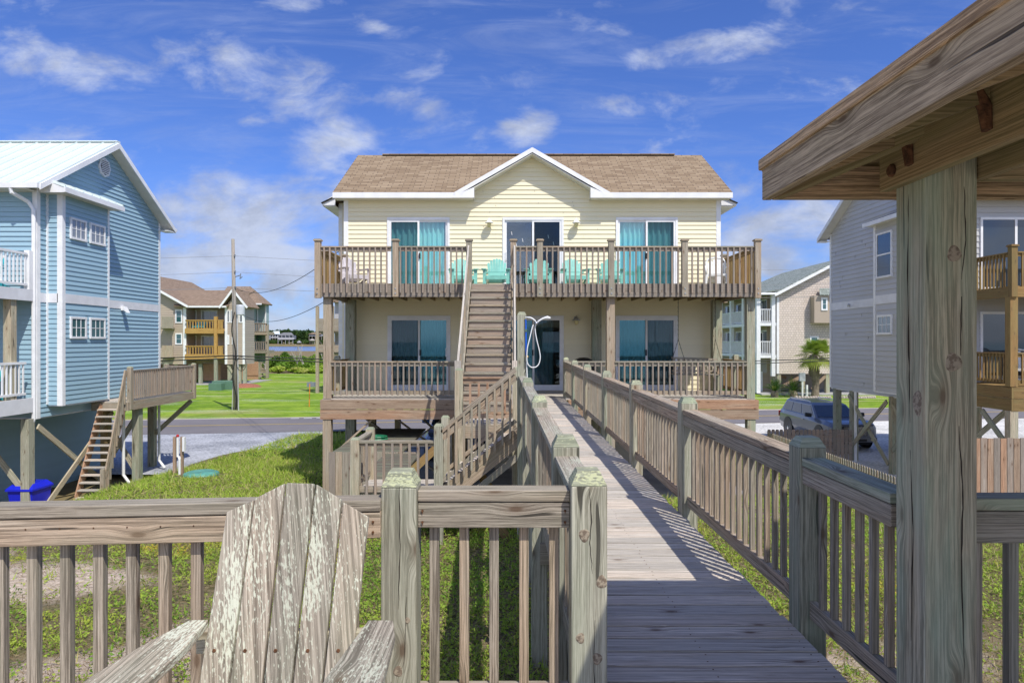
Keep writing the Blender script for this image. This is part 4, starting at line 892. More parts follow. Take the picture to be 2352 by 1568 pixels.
for x in (-4.68,6.0): railing(le,(x,HF+.15,LZ),(x,HY-.55,LZ),H=.93,mat='wood_amber',cap=(.11,.035),sub=.085,low=True,boff=.03,merge=True,sp=.143)
capped_post('post',6.0,18.3,0,1.15,.14,'wood_green',le);capped_post('post',-4.68,18.3,0,1.12,.14,'wood_green',le)
# piles
for x in (-4.60,2.46,5.95):
    build('pile',MB().post(x,HF+.09,LZ,2.62,.2),'wood_green' if x>5 else 'wood_gray',yh);build('pile',MB().post(x,HF+.05,-3.0,-.2,.2),'wood_gray' if x<5 else 'wood_green',yh)
for x in (-4.62,2.42,5.86): build('pile',MB().post(x,HY-.32,-3.0,2.68,.26),'wood_green',yh)
for x in (-4.6,-1.6,2.4,5.9):
    for y in (22.5,27.5): build('pile',MB().post(x,y,-3,-.4,.22),'wood_dark',yh)
for x in (-1.6,): build('pile',MB().post(x,HF+.05,-3,-.2,.2),'wood_gray',yh);build('pile',MB().post(x,HY-.3,-3,-.3,.24),'wood_dark',yh)
B=MB()
for (a,b) in (((-4.5,HF+.1,-1.35),(-3.5,HF+.1,-.45)),((-4.45,HY-.3,-2.6),(-1.7,HY-.3,-.5)),((-1.7,HY-.35,-2.6),(-4.45,HY-.35,-.5)),((-1.7,22.4,-2.6),(-4.5,22.4,-.5)),((2.5,HY-.3,-2.6),(5.8,HY-.3,-.5)),((5.8,HY-.35,-2.6),(2.5,HY-.35,-.5)),((5.85,HF+.1,-1.3),(5.0,HF+.1,-.45)),((-3.1,20.5,-.45),(-1.7,20.5,-1.7)),((.2,17.1,-1.6),(-1.1,17.1,-.6))):
    B.board(a,b,.045,.14,(0,1,0))
B2=MB()
for i in range(len(B.v)//24): pass
build('brace',B,'wood_gray',yh)
m=MB();siding(m,(0,23.5,0),XH,NF,-2.87,-.42,lambda z:(-.6,4.6),.13,.014);siding(m,(-.6,0,0),YH,Vector((-1,0,0)),-2.87,-.42,lambda z:(23.5,27),.13,.014);siding(m,(4.6,0,0),YH,Vector((1,0,0)),-2.87,-.42,lambda z:(23.5,27),.13,.014)
build('storage_wall',m,'siding_cream',yh)
# ---------- upper staircase ----------
st=bpy.data.objects.new('staircase',None);COL.objects.link(st);st.parent=yh;st.location=Vector((0,0,0))-yh.location
n=15;rise=(2.93-.10)/n;run=(HF-.12-13.55)/n
tr=MB();ri=MB()
for i in range(n):
    z=.10+rise*i;y=13.55+run*i
    ri.box(-.98,-.03,y,y+.018,z+.012,z+rise-.045);
    if i<n-1: build('tread',MB().box(-.99,-.02,y-.03,y+run-.0,z+rise-.04,z+rise),'wood_gray',st)
build('risers',ri,'wood_purple',st)
sl=(2.93-.10)/(HF-.12-13.55)
for x in (-1.03,.02): build('stringer',MB().board((x,13.45,.10-.02),(x,HF-.13,2.93-.08),.045,.27),'wood_gray',st)
for x in (-1.07,.06):
    a=Vector((x,13.5,.10+.92));b=Vector((x,HF-.15,2.93+.90));build('handrail',MB().board(a,b,.04,.13),'wood_deck' ,st)
    k=0;y=13.8
    while y<16.7:
        z=.10+sl*(y-13.5);build('baluster',MB().board((x+(.03 if x<0 else -.03),y,z-.02),(x+(.03 if x<0 else -.03),y,z+.90),.036,.036,(0,1,0)),'wood_gray',st);y+=.30
    m=MB();m.post(x,13.5,-2.6,1.12,.12);build('post',m,'wood_deck',st)
# small landing at the foot of the upper stair and the stair down to the left
ls=thing('lower_staircase',(-1,11.5,-1.5),'side staircase descending left from the boardwalk to a small fenced landing','stairs')
build('landing_boards',planks(MB(),-.98,lx(12.7)+.06,12.02,13.6,.06,'x'),'wood_deck',ls)
build('stringer',MB().box(-.98,.1,12.0,12.04,-.2,.03),'wood_gray',ls)
for (x,y,z0,z1) in ((-.93,12.0,-2.4,1.03),(-1.17,10.9,-2.3,.19),(-1.17,12.0,-2.3,.20),(-2.5,10.9,-2.3,-.03),(-2.5,12.05,-2.3,-.01),(.08,12.02,-2.0,1.05)): capped_post('post',x,y,z0,z1,.14,'wood_post',ls,bevel=.004)
TZ=-.92;tr=MB()
for i in range(5):
    z=.06-(i+1)*.163;x1=.02-i*.22;build('tread',MB().box(x1-.26,x1,10.98,11.95,z-.035,z),'wood_deck',ls)
for y in (10.93,11.97): build('stringer',MB().board((.1,y,-.02),(-1.2,y,-1.06),.27,.04,(0,1,0)),'wood_gray',ls)
build('skirt_board',MB().board((.08,10.89,-.34),(-1.12,10.89,-1.32),.10,.035,(0,1,0)),'wood_gray',ls)
slp=.82
for y,yo in ((10.88,-.035),(12.0,.03)):
    a=Vector((.06,y,1.02));b=Vector((-1.12,y,.05));build('handrail',MB().board(a-Vector((0,0,.07)),b-Vector((0,0,.07)),.13,.05,(0,1,0)).board(a+Vector((0,-.0,.015)),b+Vector((0,0,.015)),.045,.10,(0,1,0)),'wood_front',ls)
    build('lower_rail',MB().board(a-Vector((0,0,.78)),b-Vector((0,0,.78)),.06,.035,(0,1,0)),'wood_gray',ls)
    for i in range(9):
        x=-.03-i*.122;z=1.0+(x)*slp;build('baluster',MB().board((x,y+yo,z-1.02),(x,y+yo,z-.02),.036,.036,(0,1,0)),'wood_gray',ls)
railing(ls,(-.86,12.02,.06),(.0,12.02,.06),H=.82,mat='wood_brown',cap=(.09,.035),sub=.08,low=True,boff=-.03,sideN=(0,1,0),sp=.15)
build('landing_boards',planks(MB(),-2.5,-1.16,10.95,12.0,TZ,'x'),'wood_deck',ls)
railing(ls,(-2.43,10.9,TZ),(-1.24,10.9,TZ),H=.84,mat='wood_gray',cap=(.10,.035),sub=.05,low=True,bmode='over',bot=.02,bdown=.06,boff=.03,sideN=(0,-1,0),sp=.138,bmat='wood_purple')
railing(ls,(-2.5,10.97,TZ),(-2.5,11.98,TZ),H=.84,mat='wood_gray',cap=(.10,.035),sub=.08,low=True,boff=-.03,sp=.138)
B=MB()
for (a,b) in (((-1.75,10.9,-1.55),(-1.2,11.0,-1.0)),((.1,11.0,-1.9),(-.75,11.0,-.75)),((.1,11.9,-1.75),(-.6,11.9,-.75)),((-2.0,12.0,-1.0),(-1.25,12.2,-.3))): B.board(a,b,.14,.04,(0,1,0))
build('brace',B,'wood_amber',ls)
# low platform with board skirting
lp=thing('low_platform',(-2.6,16,-1.5),'low shaded plank platform under the yellow house with vertical board skirting','platform')
build('deck_boards',planks(MB(),-3.95,-2.4,14.9,19.0,TZ,'x'),'wood_shaded',lp);build('deck_boards',planks(MB(),-2.75,-2.0,12.05,14.88,TZ-.01,'x'),'wood_shaded',lp)
for i in range(13):
    x=-3.98+i*.146;build('skirt_board',MB().box(x,x+.138,14.83,14.85,gz(x,14.8)-.3,TZ+.02+rng.uniform(-.01,.01)),'wood_gray' if i%3 else 'wood_purple',lp)
m=MB()
for i in range(5):
    r=.20+.018*(i%3);m.tube([(-3.3+r*1.25*math.cos(a/20*6.283),16.5+r*math.sin(a/20*6.283),TZ+.018+i*.028) for a in range(21)],.013,6)
tag(build('garden_hose',m,'hose_green'),'green garden hose coiled on the low shaded platform','hose')
# left side privacy boards and meter on left pile
# ---------- deck furniture ----------
def adchair(name='adirondack_chair',mat='plastic_teal'):
    """facing -Y, origin at floor"""
    t=thing(name,(0,0,0),'x','chair','adirondack chairs on the balcony');local(t)
    n=7;w=.54
    for i in range(n):
        x=(i-(n-1)/2)*.078;h=.93-.055*((i-(n-1)/2)/2)**2;xb=x*.78
        yy=lambda z:.28+.30*(z-.3)
        pts=[(xb-.034,yy(.22),.22),(xb+.034,yy(.22),.22),(x+.036,yy(h-.03),h-.03),(x+.02,yy(h),h),(x-.02,yy(h),h),(x-.036,yy(h-.03),h-.03)]
        build('back_slat',MB().prism(pts,(0,.02,-.006)),mat,t)
    m=MB();[m.box(-.27,.27,-.30+k*.093,-.30+k*.093+.083,.36-k*.025,.378-k*.025) for k in range(6)];m.box(-.27,.27,-.325,-.305,.27,.37);build('seat',m,mat,t)
    for s in (-1,1):
        m=MB().prism([(s*.26,.30,.545),(s*.34,.30,.545),(s*.40,.0,.545),(s*.41,-.30,.545),(s*.36,-.36,.545),(s*.27,-.34,.545)],(0,0,.022));build('arm',m,mat,t)
        build('front_leg',MB().box(s*.32-.045,s*.32+.045,-.29,-.265,0,.545),mat,t)
        build('rear_leg',MB().board((s*.285,-.28,.33),(s*.285,.52,.02),.022,.10),mat,t)
    build('back_brace',MB().box(-.34,.34,.345,.365,.50,.545),mat,t)
    return t
def pchair(mat='plastic_white'):
    t=thing('patio_chair',(0,0,0),'x','chair');local(t)
    n=6
    for i in range(n):
        x=(i-(n-1)/2)*.068;h=.88-.05*((i-(n-1)/2)/1.8)**2;build('back_slat',MB().prism([(x-.029,.22,.40),(x+.029,.22,.40),(x*1.15+.029,.36,h),(x*1.15-.029,.36,h)],(0,.02,0)),mat,t)
    m=MB().tube([(-.24,.22,.40),(-.26,.33,.80),(-.2,.365,.89),(0,.37,.93),(.2,.365,.89),(.26,.33,.80),(.24,.22,.40)],.025,8);build('back_frame',m,mat,t,smooth=True)
    build('seat',MB().box(-.25,.25,-.25,.24,.39,.42,axis=0),mat,t,bevel=.01)
    for s in (-1,1):
        build('arm',MB().tube([(s*.27,.30,.62),(s*.31,.05,.64),(s*.31,-.2,.64),(s*.29,-.27,.58),(s*.28,-.27,.42)],.024,8),mat,t,smooth=True)
        build('leg',MB().tube([(s*.26,-.23,.42),(s*.29,-.28,0)],[.04,.024],8),mat,t);build('leg',MB().tube([(s*.24,.22,.42),(s*.28,.36,0)],[.04,.024],8),mat,t)
    build('seat_apron',MB().prism([(-.27,-.26,.42),(-.27,-.26,.30),(-.2,-.26,.36),(.2,-.26,.36),(.27,-.26,.30),(.27,-.26,.42)],(0,.02,0)),mat,t)
    return t
c0=adchair()
cs=[((1062-1176)/F*18.9,19.0,12,'teal adirondack chair half hidden by the top post of the stairs'),((1140-1176)/F*18.9,19.0,0,'teal adirondack chair seen open at the head of the stairs'),((1238-1176)/F*18.9,19.0,-3,'teal adirondack chair behind a rail post in front of the middle upper door'),((1320-1176)/F*18.9,19.0,6,'teal adirondack chair beneath the right-hand white wall light'),((1403-1176)/F*18.9,19.0,-8,'rightmost teal adirondack chair, next to the right upper door')]
for i,(x,y,a,l) in enumerate(cs):
    c=c0 if i==0 else copy_tree(c0);c.location=(x,y,UZ);c.rotation_euler=(0,0,R(a));c['label']=l
g2=adchair(mat='chair_gray');g2.location=(-4.35,18.75,UZ);g2.rotation_euler=(0,0,R(38));g2['label']='greyish lilac adirondack chair at the left end of the balcony'
w2=pchair();w2.location=((1645-1176)/F*18.9,18.9,UZ);w2.rotation_euler=(0,0,R(-14));tag(w2,'white plastic armchair at the right end of the balcony','chair')
# swing
sg=thing('porch_swing',(5.1,18.4,.6),'wooden slatted porch swing hanging from two chains at the right of the lower porch','swing');local(sg)
def chain(a,b,rad=.010):
    a=Vector(a);b=Vector(b);m=MB();n=int((b-a).length/.06);
    for i in range(n):
        p=a.lerp(b,(i+.5)/n);d=(b-a).normalized()*.033;s=Vector((0,.012,0)) if i%2 else Vector((.012,0,0));m.tube([p-d,p+s,p+d,p-s,p-d],.005,4,caps=False)
    return m
ex=[(-.62,.42),(.38,.42)]
for x in (-.62,.38):
    m=chain((x,0,.95),(x,0,2.05));m2=chain((x,0,.95),(x-.24 if x<0 else x-.15,-.25,.35));m3=chain((x,0,.95),(x+.25,.25,.35))
    for q in (m2,m3): m.f+=[tuple(i+len(m.v) for i in f) for f in q.f];m.v+=q.v;m.uv+=q.uv;m.r+=q.r
    build('chain',m,'wire',sg)
m=MB();[m.board((-.75,-.25+k*.085,.02+k*.0),(.60,-.25+k*.085+.2,-.0),.07,.02) for k in range(6)];build('seat',m,'wood_gray',sg)
m=MB();[m.board((-.62+k*.14,.38+k*.02,.02),(-.62+k*.14,.50+k*.02,.42),.07,.02,(0,1,0)) for k in range(9)];m.board((-.68,.49,.45),(.62,.66,.40),.05,.05);m.board((-.68,.42,.10),(.62,.58,.08),.05,.04);build('backrest',m,'wood_gray',sg)
for x in (-.75,.58): build('arm',MB().board((x,-.28,.24),(x,.42,.26),.09,.025).board((x,-.22,.0),(x,-.22,.24),.05,.05,(0,1,0)).board((x,.40,.0),(x,.46,.30),.05,.05,(0,1,0)),'wood_brown',sg)
gr=thing('kettle_grill',(1.98,18.9,LZ),'dark rounded grill standing behind the lower railing, its domed top showing','grill');local(gr)
build('lid',MB().lathe([(.02,.98),(.12,.97),(.24,.92),(.33,.84),(.36,.76)],(0,0,0),24),'black_plastic',gr,smooth=True);build('bowl',MB().lathe([(.36,.75),(.34,.65),(.24,.53),(.1,.48)],(0,0,0),24),'black_plastic',gr,smooth=True)
for a in (0,2.1,4.2): build('leg',MB().tube([(.2*math.cos(a),.2*math.sin(a),.55),(.3*math.cos(a),.3*math.sin(a),0)],.014,6),'galv',gr)

m=MB()
for k in range(26):
    x=rng.uniform(-.9,2.9);z=rng.uniform(3.9,6.0)
    if -.3<x<1.52 and z<5.15: continue
    a=rng.uniform(-1,1);m.board((x,HY-.019,z),(x+.03*a,HY-.019,z+.035),.012,.004,(0,1,0))
build('droppings',m,'rock',yh)
m=MB();[m.tube([(x,HY+.0,z),(x+.02,HY,z-.10)],.009,5) for x,z in ((-.02,4.7),(.12,4.35),(.3,4.5),(1.05,4.6),(1.2,4.4),(.9,4.2))];build('glass_marks',m,'bag_white',yh)
# ---------------- blue house ----------------
bx=-12.6;b0,b1=18.1,24.4;bE,bR=5.72,7.55;bm_=(b0+b1)/2;PX=Vector((1,0,0))
bh=thing('blue_house',(-16,21,-2.9),'light blue raised beach house with white metal roof at the left edge','house')
def bprof(z): 
    if z<=bE: return (b0+.1,b1-.1)
    k=(z-bE)/(bR-bE)*(b1-b0)/2;return (b0+k,b1-k)
m=MB();siding(m,(bx,0,0),YH,PX,-.52,2.55,bprof,.13,.026,[(18.5,20.62,-.22,2.55)]);siding(m,(bx,0,0),YH,PX,2.80,bR-.12,bprof,.13,.026)
siding(m,(0,b0,0),XH,NF,-.52,bE,lambda z:(-24,bx-.1),.13,.026)
BX=-12.19
siding(m,(0,18.5,0),XH,NF,-.22,5.75,lambda z:(bx,BX-.1),.13,.02);siding(m,(BX,0,0),YH,PX,-.22,2.55,lambda z:(18.6,20.6),.13,.02);siding(m,(BX,0,0),YH,PX,2.80,5.6,lambda z:(18.6,20.6),.13,.02);siding(m,(0,20.62,0),XH,Vector((0,1,0)),-.22,5.6,lambda z:(bx,BX),.13,.02)
build('wall',m,'siding_blue',bh)
m=MB();m.box(bx-.02,bx+.025,b0+.1,18.5,2.55,2.80);m.box(bx-.02,bx+.025,20.62,b1,2.55,2.80);m.box(bx,BX-.1,18.47,18.5,2.55,2.80);m.box(BX-.02,BX+.025,18.6,20.6,2.55,2.80)
m.box(bx,BX+.0,18.52,20.6,-.26,-.222);build('trim_band',m,'band_white',bh)
m=MB();m.box(bx-.1,bx+.028,b0-.028,b0+.1,-.55,bE-.02);m.box(bx+.0,bx+.026,b1-.1,b1+.02,-.52,bE-.02);m.box(BX-.12,BX+.026,18.47,18.6,-.24,5.6);m.box(BX-.0,BX+.026,20.56,20.64,-.24,5.58);m.box(bx,bx+.05,18.44,18.5,-.2,5.7);m.box(bx,bx+.035,20.6,20.68,-.2,5.4);build('corner_board',m,'white_trim',bh)
m=MB();m.box(-24,bx-.02,b0+.03,b1,-.56,-.53);build('floor_slab',m,'band_white',bh)
ey0,ey1=b0-.42,b1+.42;sl_b=(bR+.02-bE)/(bm_-b0);ez=bE-.42*sl_b+.12;rz=bR+.14;rxx=bx+.36
m=MB();m.slope((-25,ey0,ez),(rxx,ey0,ez),(rxx,bm_,rz),(-25,bm_,rz),.04);m.slope((rxx,ey1,ez),(-25,ey1,ez),(-25,bm_,rz),(rxx,bm_,rz),.04)
x=rxx-.02
while x>-25: m.board((x,ey0,ez+.012),(x,bm_,rz+.012),.022,.045,(0,0,1));x-=.41
m.box(-25,rxx,bm_-.09,bm_+.09,rz-.0,rz+.035)
m.slope((bx+.0,18.15,5.93),(bx+.0,20.85,5.93),(bx+.0,20.85,5.931),(bx,18.15,5.931),.01) if 0 else None
m.prism([(bx,18.15,5.92),(bx+.72,18.15,5.62),(bx+.72,18.15,5.59),(bx,18.15,5.86)],(0,2.75,0))
for k in range(8): y=18.17+k*.385;m.board((bx+.02,y,5.93),(bx+.72,y,5.64),.022,.04)
build('roof',m,'roof_metal',bh)
m=MB()
for s,ya,yb in ((1,ey0,bm_),(-1,ey1,bm_)): m.prism([(rxx,ya,ez-.16),(rxx,yb,rz-.19),(rxx,yb,rz-.02),(rxx,ya,ez-.01)],(.03,0,0))
m.box(bx+.70,bx+.74,18.13,20.92,5.47,5.60);m.prism([(bx,18.13,5.86),(bx+.70,18.13,5.58),(bx+.70,18.13,5.46),(bx+.02,18.13,5.46)],(0,.03,0))
m.prism([(bx,ey1-.0,ez-.16),(rxx,ey1,ez-.16),(rxx,ey1-.5,ez-.16),(bx,ey1-.5,ez-.16)],(0,0,.03));build('fascia',m,'white_trim',bh)
m=MB()
for ya,yb in ((ey0,bm_),(ey1,bm_)): m.prism([(bx,ya,ez-.13),(bx,yb,rz-.16),(bx,yb,rz-.12),(bx,ya,ez-.09)],(.36,0,0))
m.box(-25,bx,ey0,b0,ez-.14,ez-.11);m.box(bx,BX+.3,18.2,20.8,5.47,5.49);build('soffit',m,'soffit',bh)
m=MB();m.box(-25,rxx+.01,ey0-.10,ey0+.0,ez-.13,ez+.0);m.box(rxx-.6,rxx+.02,ey1,ey1+.1,ez-.1,ez);build('gutter',m,'white_trim',bh)
m=MB();m.tube([(bx-.35,ey0-.05,ez-.12),(bx-.34,ey0-.04,ez-.24),(bx-.15,b0-.10,ez-.42),(bx-.02,b0-.09,ez-.62),(bx-.02,b0-.09,-.55),(bx-.06,b0-.12,-.70),(bx-.08,b0-.14,-.82),(bx-.08,b0-.14,-2.85)],.052,8);build('downspout',m,'white_trim',bh)
m=MB();m.lathe([(.30,.0),(.30,.04),(.24,.045),(.24,.02)],(bx+.01,21.06,6.86),8,axis='x');build('gable_vent',m,'white_trim',bh);build('vent_back',MB().lathe([(.235,0),(.235,.052)],(bx,21.06,6.86),8,axis='x'),'dark_inside',bh)
m=MB();[m.box(bx+.054,bx+.07,21.06-.2,21.06+.2,6.86-.2+k*.055,6.86-.2+k*.055+.028) for k in range(8)];build('vent_slats',m,'white_trim',bh)
for (ya,yb) in ((18.79,19.50),(19.66,20.40)):
    win(bh,(BX,0,0),YH,PX,ya,yb,4.33,4.93,3,2,'pane_curtain',.06);win(bh,(BX,0,0),YH,PX,ya,yb,1.58,2.19,3,2,'pane_teal',.06)
build('wall_light',MB().box(bx+.02,bx+.14,21.95,22.07,2.50,2.64).prism([(bx+.14,21.9,2.5),(bx+.24,21.9,2.42),(bx+.14,21.9,2.62)],(0,.2,0)),'white_trim',bh)
build('wall_light',MB().lathe([(.03,0),(.03,.1)],(bx+.02,20.85,.95),8,axis='x'),'galv',bh)
# porch
py0=16.35
build('porch_beam',MB().box(-22,bx+.0,py0,py0+.05,2.56,2.86).box(bx-.05,bx+.0,py0+.05,b0-.03,2.56,2.86),'band_white',bh);build('porch_beam',MB().box(-22,bx+.0,py0,py0+.05,-.36,.02).box(bx-.05,bx+.0,py0+.05,b0-.03,-.36,.02),'band_white',bh)
build('porch_floor',MB().box(-22,bx-.05,py0+.05,b0-.02,2.72,2.80).box(-22,bx-.05,py0+.05,b0-.02,-.12,-.03),'wood_dark',bh)
def whiterail(par,A,B,H,n=None,white='white_trim',merge=False):
    A=Vector(A);B=Vector(B);m=MB();Z=Vector((0,0,1));L=(B-A).length
    m.board(A+Z*(H-.03),B+Z*(H-.03),.07,.06);m.board(A+Z*.10,B+Z*.10,.05,.06);o=build('rail',m,white,par)
    k=int(L/.13);mm=MB()
    for i in range(k):
        p=A.lerp(B,(i+.5)/k)
        if merge: mm.board(p+Z*.1,p+Z*(H-.05),.035,.035,(0,1,0))
        else: build('baluster',MB().board(p+Z*.1,p+Z*(H-.05),.035,.035,(0,1,0)),white,par)
    if merge: build('balusters',mm,white,par)
whiterail(bh,(bx-.06,py0+.1,2.88),(bx-.06,b0-.15,2.88),.93);whiterail(bh,(bx-.06,py0+.1,.04),(bx-.06,b0-.35,.04),.93)
build('newel_post',MB().box(bx-.14,bx-.0,b0-.28,b0-.10,2.86,3.88),'white_trim',bh)
build('porch_post',MB().post(bx-.16,17.35,.0,2.56,.20),'wood_post',bh)
ac=adchair(mat='paint_turquoise');ac.location=(-13.25,17.0,2.82);ac.rotation_euler=(0,0,R(-20));ac['label']='turquoise and white striped chair on the blue house balcony'
for k,c in enumerate([c for c in kids(ac) if c.name.startswith('back_slat')]):
    if k%2: c.data=c.data.copy();c.data.materials[0]=M['plastic_white']
ac['group']='adirondack chairs on the blue house'
c=copy_tree(ac);c.location=(-13.35,17.05,.0);c['label']='striped chair on the lower porch of the blue house';
# under the house
for (x,y,mt) in ((bx-.1,17.9,'wood_post'),(-12.85,16.45,'wood_post'),(bx-.1,21.35,'wood_dark'),(bx-.1,24.1,'wood_green'),(-11.66,21.25,'wood_green'),(-15,20.5,'wood_dark'),(-15,24,'wood_dark'),(-17.5,20.5,'wood_dark')):
    build('pile',MB().post(x,y,-3.45,-.5 if x>-12 or x==-12.85 else -.53,.22),mt,bh)
for (a,b) in (((bx+.03,18.1,-.75),(bx+.03,21.4,-3.1)),((bx+.08,18.1,-3.1),(bx+.08,21.4,-.7)),((bx-.3,17.9,-2.3),(bx-1.6,17.9,-.6)),((-12.6,16.5,-.7),(-14.2,16.5,-2.2)),((-11.55,24.6,-.62),(bx,24.1,-1.75)),((-11.7,21.3,-.8),(-12.5,21.4,-2.0)),((-12.5,21.45,-1.4),(-11.7,21.3,-2.6))): 
    d=Vector(b)-Vector(a);build('brace',MB().board(a,b,.045,.15,(0,0,1)) if abs(d.y)>abs(d.x) else MB().board(a,b,.15,.045,(0,1,0)),'wood_post' if a[0]>-13 and a[1]<22 else 'wood_green',bh)
m=MB();siding(m,(-14.3,0,0),YH,PX,-3.3,-.54,lambda z:(18.6,24.3),.13,.03);siding(m,(0,18.6,0),XH,NF,-3.3,-.54,lambda z:(-20,-14.3),.13,.03);build('storage_wall',m,'siding_blue',bh)
m=MB();m.box(-14.32,-14.25,18.55,18.67,-3.3,-.54);m.box(-14.32,-14.26,24.25,24.35,-2.88,-.54);build('corner_board',m,'white_trim',bh)
for (x,y) in ((-11.95,21.0),(-12.2,23.6)): build('drain_pipe',MB().tube([(x,y,-.6),(x,y,-2.6),(x+.25,y-.1,-2.85)],.045,8),'pvc',bh)
# side deck with its stair
sd_=bpy.data.objects.new('side_deck',None);COL.objects.link(sd_);sd_.parent=bh;sd_.location=-bh.location
dz_=-.30;build('deck_boards',planks(MB(),bx+.03,-11.52,20.45,24.7,dz_,'y'),'wood_deck',sd_)
build('rim_board',MB().box(-11.52,-11.47,20.4,24.75,dz_-.27,dz_-.01).box(bx+.03,-11.53,20.4,20.44,dz_-.27,dz_-.04).box(bx+.0,-11.53,24.71,24.75,dz_-.27,dz_-.04),'wood_gray',sd_)
lim=[40];railing(sd_,(-11.52,20.62,dz_),(-11.52,24.6,dz_),H=.93,mat='wood_purple',cap=(.1,.035),sub=.08,low=False,bmode='over',bot=.06,bdown=0,boff=.03,sideN=(1,0,0),lim=lim,sp=.115)
railing(sd_,(-11.6,24.65,dz_),(bx+.1,24.65,dz_),H=.93,mat='wood_purple',cap=(.1,.035),sub=.08,low=False,bmode='over',bot=.06,boff=.03,sp=.13,merge=True)
for (x,y,h) in ((-11.5,20.55,1.05),(-11.5,24.66,1.02),(bx+.12,24.66,1.02)): capped_post('post',x,y,dz_-.25,dz_+h,.13,'wood_gray',sd_,bevel=0)
sb=bpy.data.objects.new('stairs',None);COL.objects.link(sb);sb.parent=bh;sb.location=-bh.location
n=15;tp_=(dz_,20.42);bt=(-3.28,19.15)
for i in range(1,n):
    f=i/n;z=tp_[0]+(bt[0]-tp_[0])*f;y=tp_[1]+(bt[1]-tp_[1])*f;build('tread',MB().box(-12.24,-11.62,y-.21,y+.02,z-.035,z),'wood_deck',sb)
for x in (-12.26,-11.60): build('stringer',MB().board((x,20.42,dz_-.10),(x,19.05,-3.34),.04,.24,(0,0,1)),'wood_brown',sb)
for x in (-11.54,):
    a=Vector((x,20.4,dz_+.93));b=Vector((x,19.36,-2.35));build('handrail',MB().board(a,b,.04,.12,(0,0,1)),'wood_gray',sb)
    for i in range(10): f=(i+.5)/10;p=a.lerp(b,f);build('baluster',MB().board(p,p-Vector((0,0,.85)),.04,.035,(0,1,0)),'wood_gray',sb)
    build('post',MB().post(x,19.25,-2.95,-2.1,.1),'wood_gray',sb)
# bin, riser pipe, lid
bn=thing('recycling_bin',(-12.85,18.2,-3.29),'blue lidded wheeled bin behind the posts under the blue house, numbered in white','bin');local(bn)
m=MB();m.prism([(-.26,-.28,0),(.26,-.28,0),(.26,.28,0),(-.26,.28,0)],(0,0,.01))
lo=[(-.25,-.28,.02),(.25,-.28,.02),(.25,.28,.02),(-.25,.28,.02)];hi=[(-.33,-.38,.92),(.33,-.38,.92),(.33,.38,.92),(-.33,.38,.92)]
for i in range(4): m.quadpts([lo[i],lo[(i+1)%4],hi[(i+1)%4],hi[i]])
build('body',m,'bin_blue',bn);m=MB();top=[(-.25,-.25,1.06),(.25,-.25,1.06),(.25,.3,1.06),(-.25,.3,1.06)];hi=[(-.36,-.42,.93),(.36,-.42,.93),(.36,.40,.93),(-.36,.40,.93)];h2=[(a,b,c-.05) for a,b,c in hi]
m.quadpts(top)
for i in range(4): m.quadpts([hi[i],hi[(i+1)%4],top[(i+1)%4],top[i]]);m.quadpts([h2[i],h2[(i+1)%4],hi[(i+1)%4],hi[i]])
build('lid',m,'bin_blue',bn)
def text(s,size,loc,rot,mat,parent,name='lettering',ext=.002):
    cu=bpy.data.curves.new('t','FONT');cu.body=s;cu.size=size;cu.extrude=ext;cu.align_x='CENTER';cu.align_y='CENTER';to=bpy.data.objects.new('t',cu);COL.objects.link(to)
    dg=bpy.context.evaluated_depsgraph_get();me=bpy.data.meshes.new_from_object(to.evaluated_get(dg));bpy.data.objects.remove(to);me.name=name;me.materials.clear();me.materials.append(M[mat])
    o=bpy.data.objects.new(name,me);COL.objects.link(o);o.location=loc;o.rotation_euler=rot;o.parent=parent
    if parent is not None and parent.get('_w'): o.location=Vector(loc)-parent.location
    return o
text('127',.17,(.12,-.372,.76),(R(84),0,0),'white_mark',bn);
for s in (-1,1): build('wheel',MB().lathe([(.11,-.03),(.11,.03)],(s*.27,.26,.11),14,axis='x'),'black_rubber',bn)
vp=thing('water_riser',SP(408,1098,19.2),'twin timber posts with a white water pipe and a red tap standing in the grass','pipe stand');P_=vp.location
zt=1.5-(1003-784)*19.2/F
for dx_ in (-.105,.10): build('post',MB().post(P_.x+dx_,19.25,P_.z-.3,zt,.075),'wood_brown',vp)
build('pipe',MB().tube([(P_.x,19.2,zt-.02),(P_.x,19.2,zt-.55),(P_.x+.07,19.15,zt-.56),(P_.x+.09,19.12,zt-.6),(P_.x+.09,19.12,P_.z-.1)],.035,8),'pvc',vp)
build('tap',MB().lathe([(.04,0),(.04,.05),(.02,.07)],(P_.x,19.2,zt-.0),10),'red',vp);build('sensor_box',MB().box(P_.x+.15,P_.x+.21,19.15,19.25,zt-.4,zt),'white_trim',vp)
q=SP(462,1089,19.0);o=build('septic_lid',MB().lathe([(.0,.09),(.35,.075),(.45,.04),(.47,.0),(.47,-.2)],(q.x,q.y,gz(q.x,q.y)+.02),28),'lid_green',smooth=False);tag(o,'round sea-green plastic lid lying in the grass beside the pipe stand','lid')

